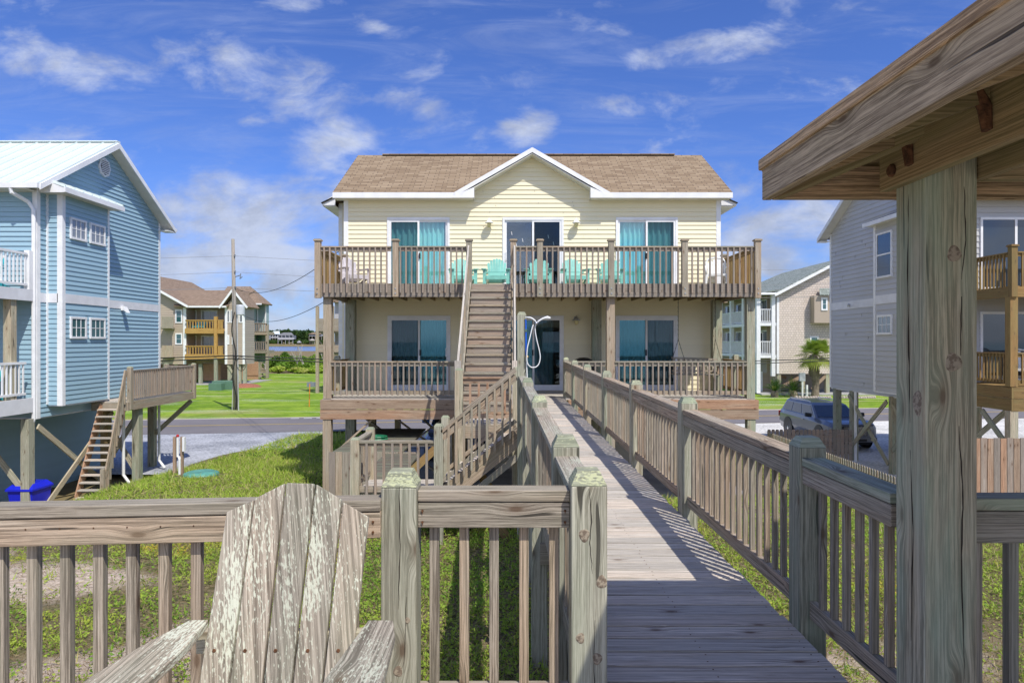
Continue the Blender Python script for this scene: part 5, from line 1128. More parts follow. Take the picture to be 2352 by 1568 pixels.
# ---------------- grey house ----------------
gx=12.6;g0,g1=19.3,27.0;gE,gRz=5.72,7.95;gm=(g0+g1)/2;NX=Vector((-1,0,0))
gh=thing('grey_house',(16,22,-2.9),'grey raised beach house behind the pavilion post, with amber timber balconies','house')
def gpr(z):
    if z<=gE: return (g0+.1,g1-.1)
    k=(z-gE)/(gRz-gE)*(g1-g0)/2;return (g0+k,g1-k)
m=MB();siding(m,(gx,0,0),YH,NX,-.3,2.72,gpr,.165,.022);siding(m,(gx,0,0),YH,NX,3.0,gRz-.1,gpr,.165,.022)
siding(m,(0,g0,0),XH,NF,-.3,gE,lambda z:(gx+.1,24),.165,.022)
siding(m,(12.0,0,0),YH,NX,-.12,2.72,lambda z:(20.1,22.52),.165,.022);siding(m,(12.0,0,0),YH,NX,3.0,5.45,lambda z:(20.1,22.52),.165,.022);siding(m,(0,20.0,0),XH,NF,-.12,5.45,lambda z:(12.05,gx),.165,.022);siding(m,(0,22.6,0),XH,YH,-.12,5.45,lambda z:(12.05,gx),.165,.022)
build('wall',m,'siding_gray',gh)
m=MB();m.box(gx-.022,gx+.02,22.6,g1,2.72,3.0);m.box(11.978,12.02,20.05,22.6,2.72,3.0);build('trim_band',m,'band_white',gh)
m=MB();m.box(gx-.03,gx+.1,g0-.03,g0+.1,-.3,gE);m.box(gx-.03,gx+.05,g1-.1,g1+.02,-.3,gE);m.box(11.97,12.05,22.5,22.62,-.14,5.45);m.box(11.97,12.1,19.97,20.1,-.14,5.45);m.box(11.98,gx,20.0,22.6,-.16,-.122);build('corner_board',m,'white_trim',gh)
build('floor_slab',MB().box(gx+.02,24,g0+.02,g1,-.36,-.31),'band_white',gh)
e0,e1=g0-.4,g1+.4;s_=(gRz-gE)/(gm-g0);ez=gE-.4*s_+.12;rz=gRz+.13;ex=gx-.34
m=MB();m.slope((25,e0,ez),(ex,e0,ez),(ex,gm,rz),(25,gm,rz),.05);m.slope((ex,e1,ez),(25,e1,ez),(25,gm,rz),(ex,gm,rz),.05);m.prism([(gx,19.9,5.75),(11.7,19.9,5.42),(11.7,19.9,5.39),(gx,19.9,5.68)],(0,2.85,0));build('roof',m,'roof_far',gh)
m=MB()
for ya,yb in ((e0,gm),(e1,gm)): m.prism([(ex,ya,ez-.16),(ex,yb,rz-.2),(ex,yb,rz-.03),(ex,ya,ez)],(-.03,0,0))
m.box(ex,25,e0-.1,e0,ez-.14,ez);m.box(ex,gx,e1-.35,e1,ez-.16,ez-.13);m.box(11.68,11.71,19.87,22.78,5.28,5.41);build('fascia',m,'white_trim',gh)
m=MB()
for ya,yb in ((e0,gm),(e1,gm)): m.prism([(gx,ya,ez-.13),(gx,yb,rz-.17),(gx,yb,rz-.12),(gx,ya,ez-.09)],(-.34,0,0))
m.box(gx,25,e0,g0,ez-.13,ez-.1);m.box(11.7,gx,19.9,22.75,5.30,5.32);build('soffit',m,'soffit',gh)
m=MB()
for k in range(16):
    z=-.3+.165*rng.randint(1,34);y=22.8+rng.random()*4
    if 2.5<z<3.05 or z>gE: continue
    m.box(gx-.018,gx-.004,y,y+.009,z+.01,z+.155)
tag(build('butt_joints',m,'joint_gray',gh),kind='stuff')
win(gh,(12.0,0,0),YH,NX,21.50,22.42,3.55,5.02,1,1,'pane_dark',.06,mid=4.3);win(gh,(12.0,0,0),YH,NX,21.50,22.38,1.72,2.36,3,2,'pane_curtain',.07);win(gh,(12.0,0,0),YH,NX,20.4,21.0,3.55,5.02,1,1,'pane_dark',.06,mid=4.3)
build('wall_light',MB().lathe([(.05,0),(.06,.08),(.02,.12)],(gx-.12,25.3,2.78),10,axis='z'),'galv',gh)
for z0,z1 in ((2.95,4.93),(.38,2.27)):
    for x0 in (13.28,16.3): 
        f=MB();f.box(x0-.06,x0+1.9,g0-.06,g0-.0,z1,z1+.07);f.box(x0-.06,x0,g0-.055,g0,z0,z1);f.box(x0+1.84,x0+1.9,g0-.055,g0,z0,z1);f.box(x0+.9,x0+.97,g0-.058,g0,z0,z1);f.box(x0,x0+1.84,g0-.057,g0,z0,z0+.08);D=build('sliding_door',f,'white_trim',gh)
        build('pane',MB().box(x0,x0+.9,g0-.04,g0-.02,z0+.08,z1),'pane_dark',D);build('pane',MB().box(x0+.97,x0+1.84,g0-.04,g0-.02,z0+.08,z1),'pane_dark',D)
gy=17.2
for z0 in (2.9,.36): build('deck_boards',planks(MB(),gx+.0,19,gy,g0-.02,z0,'x'),'wood_amber',gh)
build('porch_beam',MB().box(gx-.02,19,gy-.05,gy,2.62,2.88).box(gx-.05,gx-.0,gy,g0-.05,2.62,2.88),'wood_amber',gh)
for z in ((.06,.34),(-.25,.05)): build('porch_beam',MB().box(gx-.0,19,gy-.06,gy-.01,*z).box(gx-.055,gx-.005,gy-.06,g0-.05,*z),'wood_yellow' if 0 else 'wood_amber',gh)
for z0,bd in ((2.9,.2),(.36,0)):
    kw=dict(H=.86,mat='wood_amber',cap=(.1,.035),sub=.08,low=bd==0,bmode='over',bot=.08 if bd==0 else -.1,bdown=0,sp=.13)
    railing(gh,(gx+.0,gy+.12,z0),(gx+.0,g0-.1,z0),boff=.03,sideN=(-1,0,0),**kw);railing(gh,(gx+.12,gy,z0),(16.5,gy,z0),boff=.03,sideN=(0,-1,0),**kw)
decorpost(gx-.0,gy-.02,2.62,3.93,gh,'wood_amber',.15)
build('porch_post',MB().post(gx+.02,gy+.05,.36,2.62,.19),'wood_amber',gh);build('porch_post',MB().post(gx+.02,gy+.05,-2.95,-.25,.2),'wood_post',gh)
for (x,y) in ((gx+.12,26.7),(gx+.12,25.4),(gx+.1,22.7),(gx+.2,19.6),(15.5,26.6),(15.5,22.8),(15.5,19.6)): build('pile',MB().post(x,y,-3,-.33,.23),'wood_green',gh)
for (a,b) in (((gx-.03,25.5,-.5),(gx-.03,22.8,-2.6)),((gx-.08,25.5,-2.6),(gx-.08,22.8,-.5)),((gx,22.6,-.6),(gx,20.9,-2.2)),((gx,20.9,-.6),(gx,22.6,-2.1)),((gx,17.3,-1.2),(gx,18.3,-.35)),((gx+.1,17.2,-1.3),(gx+1.1,17.2,-.35)),((gx+.3,19.6,-1.6),(gx+1.6,19.6,-.5))):
    d=Vector(b)-Vector(a);build('brace',MB().board(a,b,.045,.15,(0,0,1)) if abs(d.y)>abs(d.x) else MB().board(a,b,.15,.045,(0,1,0)),'wood_green',gh)
build('drain_pipe',MB().tube([(gx-.02,25.0,-.35),(gx-.02,25.0,-2.9)],.05,8),'pvc',gh)
pw=pchair();pw.location=(13.6,18.3,.36);pw.rotation_euler=(0,0,R(-30));tag(pw,'white plastic chair on the lower balcony of the grey house','chair')
# fences on the right
pf2=thing('picket_fence',(9.25,20,-2.9),'pale weathered picket fence running back along the right of the boardwalk','fence')
y=14.6;k=0
while y<24.7:
    zb=gz(9.25,y);zt=-1.76+.0*(y-16)
    m=MB().prism([(9.24,y-.035,zb-.1),(9.24,y+.035,zb-.1),(9.24,y+.035,zt-.04),(9.24,y+.018,zt),(9.24,y-.018,zt),(9.24,y-.035,zt-.04)],(.02,0,0));build('picket',m,'wood_cap_lichen' if k%3 else 'wood_gray',pf2);y+=.128;k+=1
build('rail',MB().box(9.26,9.30,14.5,24.8,-2.0,-1.92).box(9.26,9.30,14.5,24.8,-2.62,-2.54),'wood_gray',pf2)
ff2=thing('board_fence',(10.8,24.9,-2.9),'short dark weathered board fence in front of the silver suv','fence')
x=9.3
while x<12.4: build('board',MB().prism([(x,24.85,-2.95),(x+.125,24.85,-2.95),(x+.125,24.85,-1.74),(x+.10,24.85,-1.70),(x+.025,24.85,-1.70),(x,24.85,-1.74)],(0,.02,0)),'wood_purple',ff2);x+=.148
build('rail',MB().box(9.3,12.4,24.875,24.91,-2.0,-1.92).box(9.3,12.4,24.875,24.91,-2.6,-2.52),'wood_gray',ff2)
f3=thing('privacy_fence',(11.6,15.5,-2.9),'tall close-boarded privacy fence under the grey house balcony','fence')
x=10.2;k=0
while x<14.2: build('board',MB().box(x,x+.135,15.5,15.52,gz(x,15.5)-.3,-.70+(.0 if x<12.05 else -.08)+.012*(k%2)),'wood_purple' if k%2 else 'wood_brown',f3);x+=.15;k+=1
build('post',MB().post(12.05,15.6,-3,-.55,.14),'wood_post',f3)
# ---------------- utility pole and wires ----------------
up=thing('utility_pole',SP(542,941,43.9),'tall leaning weathered utility pole with grey transformer on the lawn across the road','utility pole');p0=up.location.copy()
x0=p0.x;yP=43.9;top=SP(535,549,yP)
def pz(py): return 1.5-(py-784)*yP/F
def px_(z): return x0+(top.x-x0)*(z-p0.z)/(top.z-p0.z)
build('pole',MB().tube([(x0,yP,p0.z-.3),(x0*.5+top.x*.5,yP,(p0.z+top.z)/2),tuple(top)],[.155,.135,.10],12),'wood_pole',up,smooth=True)
build('conduit',MB().tube([(x0+.20,yP-.1,p0.z-.1),(x0+.10,yP-.1,pz(700))],.045,8).tube([(x0-.24,yP-.02,p0.z-.1),(x0-.17,yP-.02,pz(860))],.03,8),'conduit_gray',up)
tz=pz(713);build('transformer',MB().lathe([(.05,.62),(.22,.60),(.255,.54),(.25,-.02),(.23,-.05)],(px_(tz)+.42,yP-.05,tz-.25),18),'transformer',up,smooth=False)
build('transformer_bracket',MB().box(px_(tz)+.08,px_(tz)+.2,yP-.05,yP+.05,tz-.1,tz+.2),'galv',up)
for py_ in (588,625,661): z=pz(py_);build('insulator',MB().lathe([(.03,-.06),(.06,-.02),(.03,.02),(.06,.06),(.02,.1)],(px_(z)+.14,yP-.08,z),8),'far_gray',up)
z=pz(632);build('cutout',MB().tube([(px_(z)+.1,yP,z-.1),(px_(z)+.5,yP-.1,z)],.03,6).tube([(px_(z)+.5,yP-.1,z+.1),(px_(z)+.45,yP-.1,z-.25),(px_(z)+.6,yP-.1,z-.1)],.035,6),'far_gray',up)
build('cable_coil',MB().tube([(px_(pz(855))+.45+.3*math.cos(a),yP-.15,pz(835)+.45*math.sin(a)) for a in [i*.35 for i in range(19)]],.018,5),'wire',up)
build('cable',MB().tube([(px_(z)+.12*math.sin(z*2.1),yP-.17,z) for z in [pz(940)+i*.25 for i in range(26)]],.03,6),'wire',up)
def wire(name,a,b,sag,label,rad=.011,mat='wire',grp='overhead wires'):
    a=Vector(a);b=Vector(b);n=24;pts=[a.lerp(b,i/n)-Vector((0,0,sag*4*(i/n)*(1-i/n))) for i in range(n+1)];o=build(name,MB().tube(pts,rad,5),mat);tag(o,label,'wire',grp)
Ld=Vector((-42,-5.5,0));Rd=Vector((46,6.5,0))
for py_,l,sg_,r_ in ((588,'topmost overhead wire on the utility pole',.55,.011),(625,'second overhead wire from the top of the utility pole',.6,.011),(661,'third overhead wire, level with the transformer top',.45,.013)):
    z=pz(py_);P=Vector((px_(z)+.1,yP-.08,z));wire('overhead_wire',P,P+Ld+Vector((0,0,-.1)),sg_,l+', left span',r_,'light_wire');wire('overhead_wire',P,P+Rd,sg_,l+', right span',r_,'light_wire')
z=pz(823)
for k,dz__ in enumerate((0,.18)):
    P=Vector((px_(z),yP-.16,z+dz__));l=('lower','upper')[k];wire('cable',P,P+Ld+Vector((0,0,-.2)),.3,l+' thick black cable left of the pole',.035);wire('cable',P,P+Rd+Vector((0,0,-.1)),.55,l+' thick black cable right of the pole, passing behind the yellow house',.035)
z=pz(660);wire('service_drop',(px_(z)+.1,yP-.2,z),(WX0-.35,21.2,4.4),.8,'service cable drooping from the pole to the yellow house eave',.012);z=pz(722);wire('service_drop',(px_(z)+.6,yP-.2,z),(WX0-.35,21.2,3.1),.7,'lower service cable drooping from the transformer to the yellow house',.012)
# lawn small things
q=SP(509,892,62);ub=thing('utility_box',(q.x,62,-2.9),'dark green steel utility box on the lawn left of the pole','box');build('cabinet',MB().box(q.x-.9,q.x+.95,62,63.2,-2.95,-2.1),'box_green',ub,bevel=.03);build('front_cabinet',MB().box(q.x-.85,q.x+.3,61.2,61.99,-2.95,-2.25),'box_green',ub,bevel=.03)
q=SP(713,882,66);o=build('meter_box',MB().box(q.x-.35,q.x+.4,66,66.5,-2.95,-2.45).lathe([(.1,0),(.1,.06)],(q.x,66.2,-2.45),8),'far_gray');tag(o,'small dark box sitting alone on the far lawn','box')
q=SP(689,930,44);o=build('survey_stake',MB().tube([(q.x,46,-2.9),(q.x+.04,46,-1.35)],.03,6),'orange');tag(o,'thin orange survey stake standing on the lawn','stake')
# ---------------- distant left: tan condominiums ----------------
def Xp(px,Y): return (px-1176)*Y/F
def Zp(py,Y): return 1.5-(py-784)*Y/F
tcn=thing('tan_house',(-34,72,-2.9),'tan condominium on piles with bright yellow timber balconies beyond the lawn','house')
Y=70;xl,xm,xr,xx=Xp(338,Y),Xp(427,Y),Xp(518,Y),Xp(562,Y)
zb,ze=Zp(836,Y),Zp(703,Y)
m=MB();gxr=Xp(367,Y)-2.2
def lprof(z):
    if z<=ze+.1: return (xl-6,xm)
    return (xl-6,xm-(z-ze-.1)/.56)
siding(m,(0,Y,0),XH,NF,zb,ze+3.4,lprof,.24,.02);siding(m,(0,Y+2,0),XH,NF,zb,ze,lambda z:(xm,xr),.24,.02)
siding(m,(xr,0,0),YH,NX,zb,ze,lambda z:(Y-.0,Y+2),.24,.02);siding(m,(xm,0,0),YH,PX,zb,ze,lambda z:(Y,Y+2),.24,.02)
rg=Xp(540,Y)
siding(m,(0,Y,0),XH,NF,zb,ze+1.2,lambda z:(xr,xx) if z<=ze else (xr+(z-ze)*.9,xx-(z-ze)*.9),.24,.02);siding(m,(xx,0,0),YH,PX,zb,ze,lambda z:(Y,Y+2.6),.24,.02)
build('wall',m,'siding_tan',tcn)
m=MB();m.slope((xm+.5,Y-.6,ze+.0),(xm+.5,Y+14,ze),(xm-6,Y+14,ze+3.65),(xm-6,Y-.6,ze+3.65),.15);m.slope((xm-12.5,Y-.6,ze),(xm-12.5,Y+14,ze),(xm-6,Y+14,ze+3.65),(xm-6,Y-.6,ze+3.65),.15)
m.slope((xm-1,Y-.5,ze),(xr+.3,Y-.5,ze),(xr+1.5,Y+4.2,ze+1.95),(xm-3,Y+4.2,ze+1.95),.15);m.slope((xr-.4,Y-.6,ze-.1),(xr-.4,Y+2.8,ze-.1),(rg,Y+2.8,ze+1.75),(rg,Y-.6,ze+1.75),.12);m.slope((xx+.5,Y-.6,ze-.1),(xx+.5,Y+2.8,ze-.1),(rg,Y+2.8,ze+1.75),(rg,Y-.6,ze+1.75),.12);build('roof',m,'roof_tan',tcn)
m=MB();m.board((xm+.5,Y-.62,ze-.1),(xm-6,Y-.62,ze+3.55),.22,.05,(0,1,0));m.box(xm+.4,xr+.3,Y-.55,Y-.5,ze-.16,ze+.0);m.board((xr-.4,Y-.62,ze-.2),(rg,Y-.62,ze+1.65),.2,.05,(0,1,0));m.board((xx+.5,Y-.62,ze-.2),(rg,Y-.62,ze+1.65),.2,.05,(0,1,0))
m.box(xm-.25,xm+.05,Y-.06,Y,zb,ze);m.box(xr-.05,xr+.2,Y-.06,Y,zb,ze);m.box(xx-.2,xx+.03,Y-.06,Y,zb,ze);build('trim',m,'white_trim',tcn)
for (a,b,c,d) in ((403,419,711,742),(403,419,765,791),(349,362,765,791)): win(tcn,(0,Y,0),XH,NF,Xp(a,Y),Xp(b,Y),Zp(d,Y),Zp(c,Y),1,2,'pane_teal',.12)
for (a,b) in ((521,528),(530,538),(540,548),(550,558)): win(tcn,(0,Y,0),XH,NF,Xp(a,Y),Xp(b,Y),Zp(741,Y),Zp(712,Y),1,1,'pane_dark',.09)
for (a,b) in ((521,527),(533,545)): win(tcn,(0,Y,0),XH,NF,Xp(a,Y),Xp(b,Y),Zp(791,Y),Zp(769,Y),1,1,'pane_teal',.12)
for (c,d) in ((712,735),(770,795)): win(tcn,(0,Y+2,0),XH,NF,Xp(462,Y+2),Xp(500,Y+2),Zp(d+3,Y+2),Zp(c,Y+2),2,1,'pane_curtain',.12,name='sliding_door');win(tcn,(0,Y+2,0),XH,NF,Xp(440,Y+2),Xp(452,Y+2),Zp(d+3,Y+2),Zp(c,Y+2),1,1,'pane_dark',.12,name='door')
for py_ in (758,817):
    z=Zp(py_,Y);build('balcony_floor',MB().box(xm+.05,xr-.05,Y-.3,Y+2,z-.1,z+.12).box(xm+.05,xr-.05,Y-.36,Y-.3,z-.35,z+.15),'wood_yellow',tcn)
    railing(tcn,(xm+.1,Y-.3,z),(Xp(496,Y),Y-.3,z),H=1.05,mat='wood_yellow',cap=(.16,.07),sub=.12,sp=.30,bw=.09,bmode='over',bot=.1,sideN=(0,-1,0));railing(tcn,(Xp(503,Y),Y-.3,z),(xr-.1,Y-.3,z),H=1.05,mat='wood_yellow',cap=(.16,.07),sub=.12,sp=.17,bw=.14,bmode='over',bot=.1,sideN=(0,-1,0))
build('porch_post',MB().post(Xp(499,Y),Y-.3,Zp(817,Y),ze-1.0 if 0 else Zp(727,Y),.3),'wood_yellow',tcn);build('porch_post',MB().post(Xp(499,Y),Y-.3,-2.95,Zp(822,Y),.3),'wood_green',tcn)
for (c,d) in ((727,754),(793,821)): build('balcony_screen',MB().box(Xp(376,Y-.8),Xp(402,Y-.8),Y-1.2,Y-1.12,Zp(d,Y-1),Zp(c,Y-1)).box(Xp(376,Y),Xp(402,Y),Y-1.1,Y,Zp(d,Y-1)-.05,Zp(d,Y-1)+.1),'wood_gray',tcn)
for a in (376,402,434,458,525,548,560): build('pile',MB().post(Xp(a,Y),Y+.3,-2.95,zb,.32),'wood_green',tcn)
for (a,b) in ((522,548),(548,522)): build('brace',MB().board((Xp(a,Y),Y+.1,-2.7),(Xp(b,Y),Y+.1,zb-.1),.2,.08,(0,1,0)),'wood_green',tcn)
build('storage_wall',MB().box(Xp(452,Y),Xp(492,Y),Y+1.5,Y+1.6,-2.6,-.9),'wood_brown',tcn);build('back_wall',MB().box(xl-6,xr,Y+9,Y+9.1,-2.9,zb),'wood_brown',tcn);build('concrete_slab',MB().box(Xp(436,Y),Xp(488,Y),Y-1,Y+6,-2.95,-2.84).box(Xp(520,Y),xx,Y-1,Y+8,-2.95,-2.84),'concrete',tcn)
q=SP(452,743,70);o=adchair(mat='paint_turquoise');o.location=(Xp(452,70.6),70.6,Zp(757,Y));o['label']='turquoise adirondack chair on the far yellow balcony, left one';o['group']='far balcony chairs';c=copy_tree(o);c.location=(Xp(464,70.6),70.6,Zp(757,Y));c['label']='turquoise adirondack chair on the far yellow balcony, right one'
sgH=thing('sage_house',(-29,83,-2.9),'smaller sage green house with stacked balconies right of the utility pole','house')
Y=82;a0,a1,a2=Xp(556,Y),Xp(575,Y),Xp(597,Y);zb2,ze2=Zp(832,Y),Zp(697,Y)
m=MB();siding(m,(0,Y,0),XH,NF,zb2,ze2,lambda z:(a0,a1),.25,.02);siding(m,(0,Y+2,0),XH,NF,zb2,ze2,lambda z:(a1,a2),.25,.02);siding(m,(a1,0,0),YH,PX,zb2,ze2,lambda z:(Y,Y+2),.25,.02);siding(m,(a2,0,0),YH,PX,zb2,ze2,lambda z:(Y+2,Y+3),.25,.02);build('wall',m,'siding_sage',sgH)
m=MB();m.slope((a0-3,Y-.5,ze2),(a2+.4,Y-.5,ze2),(a2-2.3,Y+3.0,ze2+2.3),(a0-3,Y+3.0,ze2+2.3),.15);m.slope((a2+.4,Y+3.2,ze2),(a2+.4,Y-.5,ze2),(a2-2.3,Y+3.0,ze2+2.3),(a2-2.31,Y+3.1,ze2+2.3),.15);build('roof',m,'roof_tan',sgH)
m=MB();m.box(a0,a2+.4,Y-.55,Y-.5,ze2-.16,ze2);m.box(a1-.15,a1+.03,Y-.05,Y,zb2,ze2);m.box(a2-.1,a2+.05,Y+1.9,Y+2,zb2+3,ze2);build('trim',m,'white_trim',sgH)
for (a,b,c,d) in ((561,570,704,728),(561,570,765,787)): win(sgH,(0,Y,0),XH,NF,Xp(a,Y),Xp(b,Y),Zp(d,Y),Zp(c,Y),1,2,'pane_teal',.12)
win(sgH,(0,Y+2,0),XH,NF,Xp(577,Y+2),Xp(593,Y+2),Zp(740,Y),Zp(707,Y),3,1,'pane_dark',.12)
for py_ in (762,804):
    z=Zp(py_,Y);xe=Xp(617,Y);build('balcony_floor',MB().box(a1,xe,Y-.5,Y+2,z-.35,z),'wood_gray',sgH);railing(sgH,(a1,Y-.5,z),(xe,Y-.5,z),H=1.05,mat='wood_purple',cap=(.15,.07),sub=.1,sp=.25,bw=.1,bmode='over',bot=.0,sideN=(0,-1,0))
build('balcony_screen',MB().box(a0,Xp(567,Y),Y-.9,Y-.8,Zp(758,Y),Zp(741,Y)).box(a0,Xp(567,Y),Y-.9,Y-.8,Zp(815,Y),Zp(795,Y)),'wood_gray',sgH)
build('lower_wall',MB().box(a1+.2,Xp(588,Y),Y+1.8,Y+1.9,Zp(806,Y),Zp(765,Y)),'box_green',sgH)
for a in (556,566,576,592,616): build('pile',MB().post(Xp(a,Y),Y-.3 if a==616 else Y+.3,-2.95,zb2 if a!=616 else Zp(745,Y),.3),'wood_green' if a<600 else 'wood_gray',sgH)
for (a,b) in ((577,592),(592,577)): build('brace',MB().board((Xp(a,Y),Y+.3,-2.5),(Xp(b,Y),Y+.3,zb2-.1),.2,.08,(0,1,0)),'wood_dark',sgH)
pt=thing('picnic_table',(Xp(587,80),80,-2.9),'grey picnic table under the sage green house','table');x=Xp(587,80);build('tabletop',MB().box(x-1,x+1,79.6,80.4,-2.2,-2.12),'wood_gray',pt);build('bench',MB().box(x-1,x+1.2,79.0,79.3,-2.5,-2.43),'wood_gray',pt);build('bench',MB().box(x-1,x+1.2,80.7,81,-2.5,-2.43),'wood_gray',pt)
for s in (-.8,.8): build('leg',MB().board((x+s,79.2,-2.9),(x+s,80.1,-2.2),.08,.1).board((x+s,80.8,-2.9),(x+s,79.9,-2.2),.08,.1),'wood_gray',pt)
o=build('mulch_bed',MB().lathe([(1.6,0),(1.2,.25),(.4,.35)],(Xp(562,66),66,-2.92),14),'mulch');tag(o,'reddish heap of mulch at the foot of the far piles','mulch')
# sliver of a farther house glimpsed left of the yellow house
fs=thing('distant_porch',(-19.5,70,-2.9),'sliver of a white and brown porch glimpsed beside the left pile of the yellow house','house');Y=60
build('wall',MB().box(Xp(769,Y),Xp(776,Y)+3,Y,Y+4,Zp(815,Y),Zp(695,Y)),'siding_gray',fs)
build('roof',MB().box(Xp(765,Y),Xp(776,Y)+3,Y-.6,Y+4,Zp(695,Y),Zp(688,Y)),'roof_tan',fs)
for (c,d) in ((733,765),(792,812)): build('balcony_rail',MB().box(Xp(738,Y),Xp(776,Y)+2,Y-1.7,Y-1.6,Zp(d-4,Y),Zp(c,Y)).box(Xp(738,Y),Xp(776,Y)+2,Y-1.6,Y,Zp(d,Y),Zp(d-4,Y)),'wood_purple',fs)
for a in (741,760,775): build('pile',MB().post(Xp(a,Y),Y-1.6,-2.95,Zp(705,Y),.25),'wood_gray',fs)
# ---------------- far shore ----------------
def farhouse(px,py0,w,h,Y,wall,roof,label,porch=False,name='far_house'):
    x=Xp(px,Y);W=w*Y/F;z0=-.6;H=h*Y/F;zb_=Zp(py0,Y);t=thing(name,(x,Y,z0),label,'house','houses on the far shore')
    wz=zb_+H;m=MB().box(x-W/2,x+W/2,Y,Y+8,zb_,wz);build('wall',m,wall,t)
    m=MB();o=W*.05;a=wz;b=wz+H*.75;m.slope((x-W/2-o,Y-1,a),(x+W/2+o,Y-1,a),(x+W/2-W*.22,Y+4,b),(x-W/2+W*.22,Y+4,b),.3);m.slope((x-W/2-o,Y-1,a),(x-W/2-o,Y+9,a),(x-W/2+W*.22,Y+4,b),(x-W/2+W*.22,Y+4,b+.01),.3);build('roof',m,roof,t)
    for k in range(4): xx_=x-W/2+W*(k+.5)/4;build('window',MB().box(xx_-W*.07,xx_+W*.07,Y-.1,Y,zb_+H*.3,zb_+H*.85),'pane_dark',t)
    for k in range(5): xx_=x-W/2+W*k/4;build('pile',MB().post(xx_,Y-1.5 if porch else Y,-1.2,zb_ if not porch else wz,.35),'far_white' if porch else 'far_tan',t)
    if porch: build('porch_rail',MB().box(x-W/2,x+W/2+1.5,Y-2.2,Y-2.0,zb_,zb_+H*.4).box(x-W/2,x+W/2,Y-2.2,Y,zb_-.3,zb_),'far_white',t)
    return t
farhouse(657,779,34,9,640,'far_gray','roof_far','grey piled far-shore house with a white railed porch, seen beside the second cable',True)
farhouse(632,776,22,9,662,'siding_gray','roof_metal','pale far-shore house with a white roof, left of the grey piled one')
farhouse(604,780,22,10,640,'far_white','sign_blue','far-shore house with a bright blue roof, beneath the sage house balcony',True)
farhouse(724,772,28,5,668,'far_white','roof_tan','low far-shore house with a tan roof, nearest the yellow house')
YG=632;g_=thing('gazebo',(Xp(717,YG),YG,-1.3),'small round roofed gazebo at the far waterline','gazebo');x=Xp(717,YG);build('roof',MB().lathe([(2.8,0),(2.2,1.0),(1.0,1.5),(.1,1.7)],(x,YG,Zp(782,YG)),10),'far_tan',g_)
for s_x in (-2,0,2): build('post',MB().post(x+s_x,YG,-1.8,Zp(782,YG)+.1,.5),'far_tan',g_)
YB=628;bt_=thing('boat',(Xp(687,YB),YB,-1.5),'white boat pulled up on the far shore','boat');x=Xp(687,YB);build('hull',MB().prism([(x-1.6,YB,Zp(787,YB)),(x+1.4,YB,Zp(787,YB)),(x+2.0,YB,Zp(785,YB)),(x-2.,YB,Zp(784,YB))],(0,2,0)),'far_white',bt_);build('cabin',MB().prism([(x-1,YB+.3,Zp(784.6,YB)),(x+.9,YB+.3,Zp(784.6,YB)),(x+.4,YB+.3,Zp(782,YB)),(x-.6,YB+.3,Zp(782,YB))],(0,1.3,0)),'far_white',bt_)
# far tree line
r_=np.random.default_rng(3);C=[];Rn=[]
for k in range(210):
    pxx=585+k*.85 if k<190 else 300+(k-190)*14;Y=r_.uniform(672,720);h=(r_.uniform(24,34)*(1 if r_.random()>.1 else 1.2))*Y/F;c=(Xp(pxx+r_.uniform(-2,2),Y),Y,-.4+h*.42);p,q_=bushpts(c,(h*.33,h*.33,h*.62),360,7,k);C.append(p);Rn.append(q_*.6+r_.random()*.35)
for k in range(80):
    pxx=585+k*1.95;Y=r_.uniform(634,660);h=r_.uniform(6,14)*Y/F;c=(Xp(pxx,Y),Y,-.9+h*.35)
    if 636<pxx<676 and h>3.2: continue
    p,q_=bushpts(c,(h*.7,h*.5,h*.6),260,6,k+500);C.append(p);Rn.append(np.clip(q_*.5+.5,0,1))
C=np.concatenate(C);Rn=np.concatenate(Rn);o=leafmesh('distant_trees',C,.6,np.full(len(C),1.2),Rn,'leaf_tree');tag(o,kind='stuff')
# marsh shrubs
sh_lab=['rounded bright green shrub at the marsh edge nearest the sage house','dark green shrub left of the bare branches at the marsh edge','broad bright shrub in the middle of the marsh edge','tall bright green shrub by the yellow house pile','low yellow-green shrub at the lawn edge','dense green shrub behind the low yellow-green one','small shrub on the far left of the marsh edge']
for i,(px,py,w_,h_,Y) in enumerate(((650,850,44,36,104),(684,848,36,30,109),(700,852,48,34,102),(736,848,44,38,100),(668,868,64,24,98),(716,868,64,26,97),(622,862,34,26,106),(640,876,40,14,94.5),(684,878,50,12,94),(728,874,50,16,94))):
    W=w_*Y/F;H=h_*1.15*Y/F;c=(Xp(px,Y),Y,-2.9+H*.42);t=thing('marsh_shrub',(c[0],Y,-2.9),sh_lab[i] if i<7 else ['low reedy clump at the lawn edge, left','low reedy clump at the lawn edge, middle','low leafy clump at the lawn edge beside the yellow house'][i-7],'shrub','shrubs along the marsh edge')
    p,q_=bushpts(c,(W*.62,W*.5,H*.68),5200,16,i+40);leafmesh('foliage',p,.8,.14+.10*nrg.random(len(p)),np.clip(q_*.8+.1*(i%3),0,1),'leaf_shrub' if i<7 else 'grass_blade',t)
    m=MB();[m.tube([(c[0],Y,-2.95),(c[0]+.4*s,Y,-2.9+H*.3),(c[0]+W*.2*s,Y,-2.9+H*.6)],[.07,.05,.02],5) for s in (-1,.2,1)];build('stem',m,'bark',t)
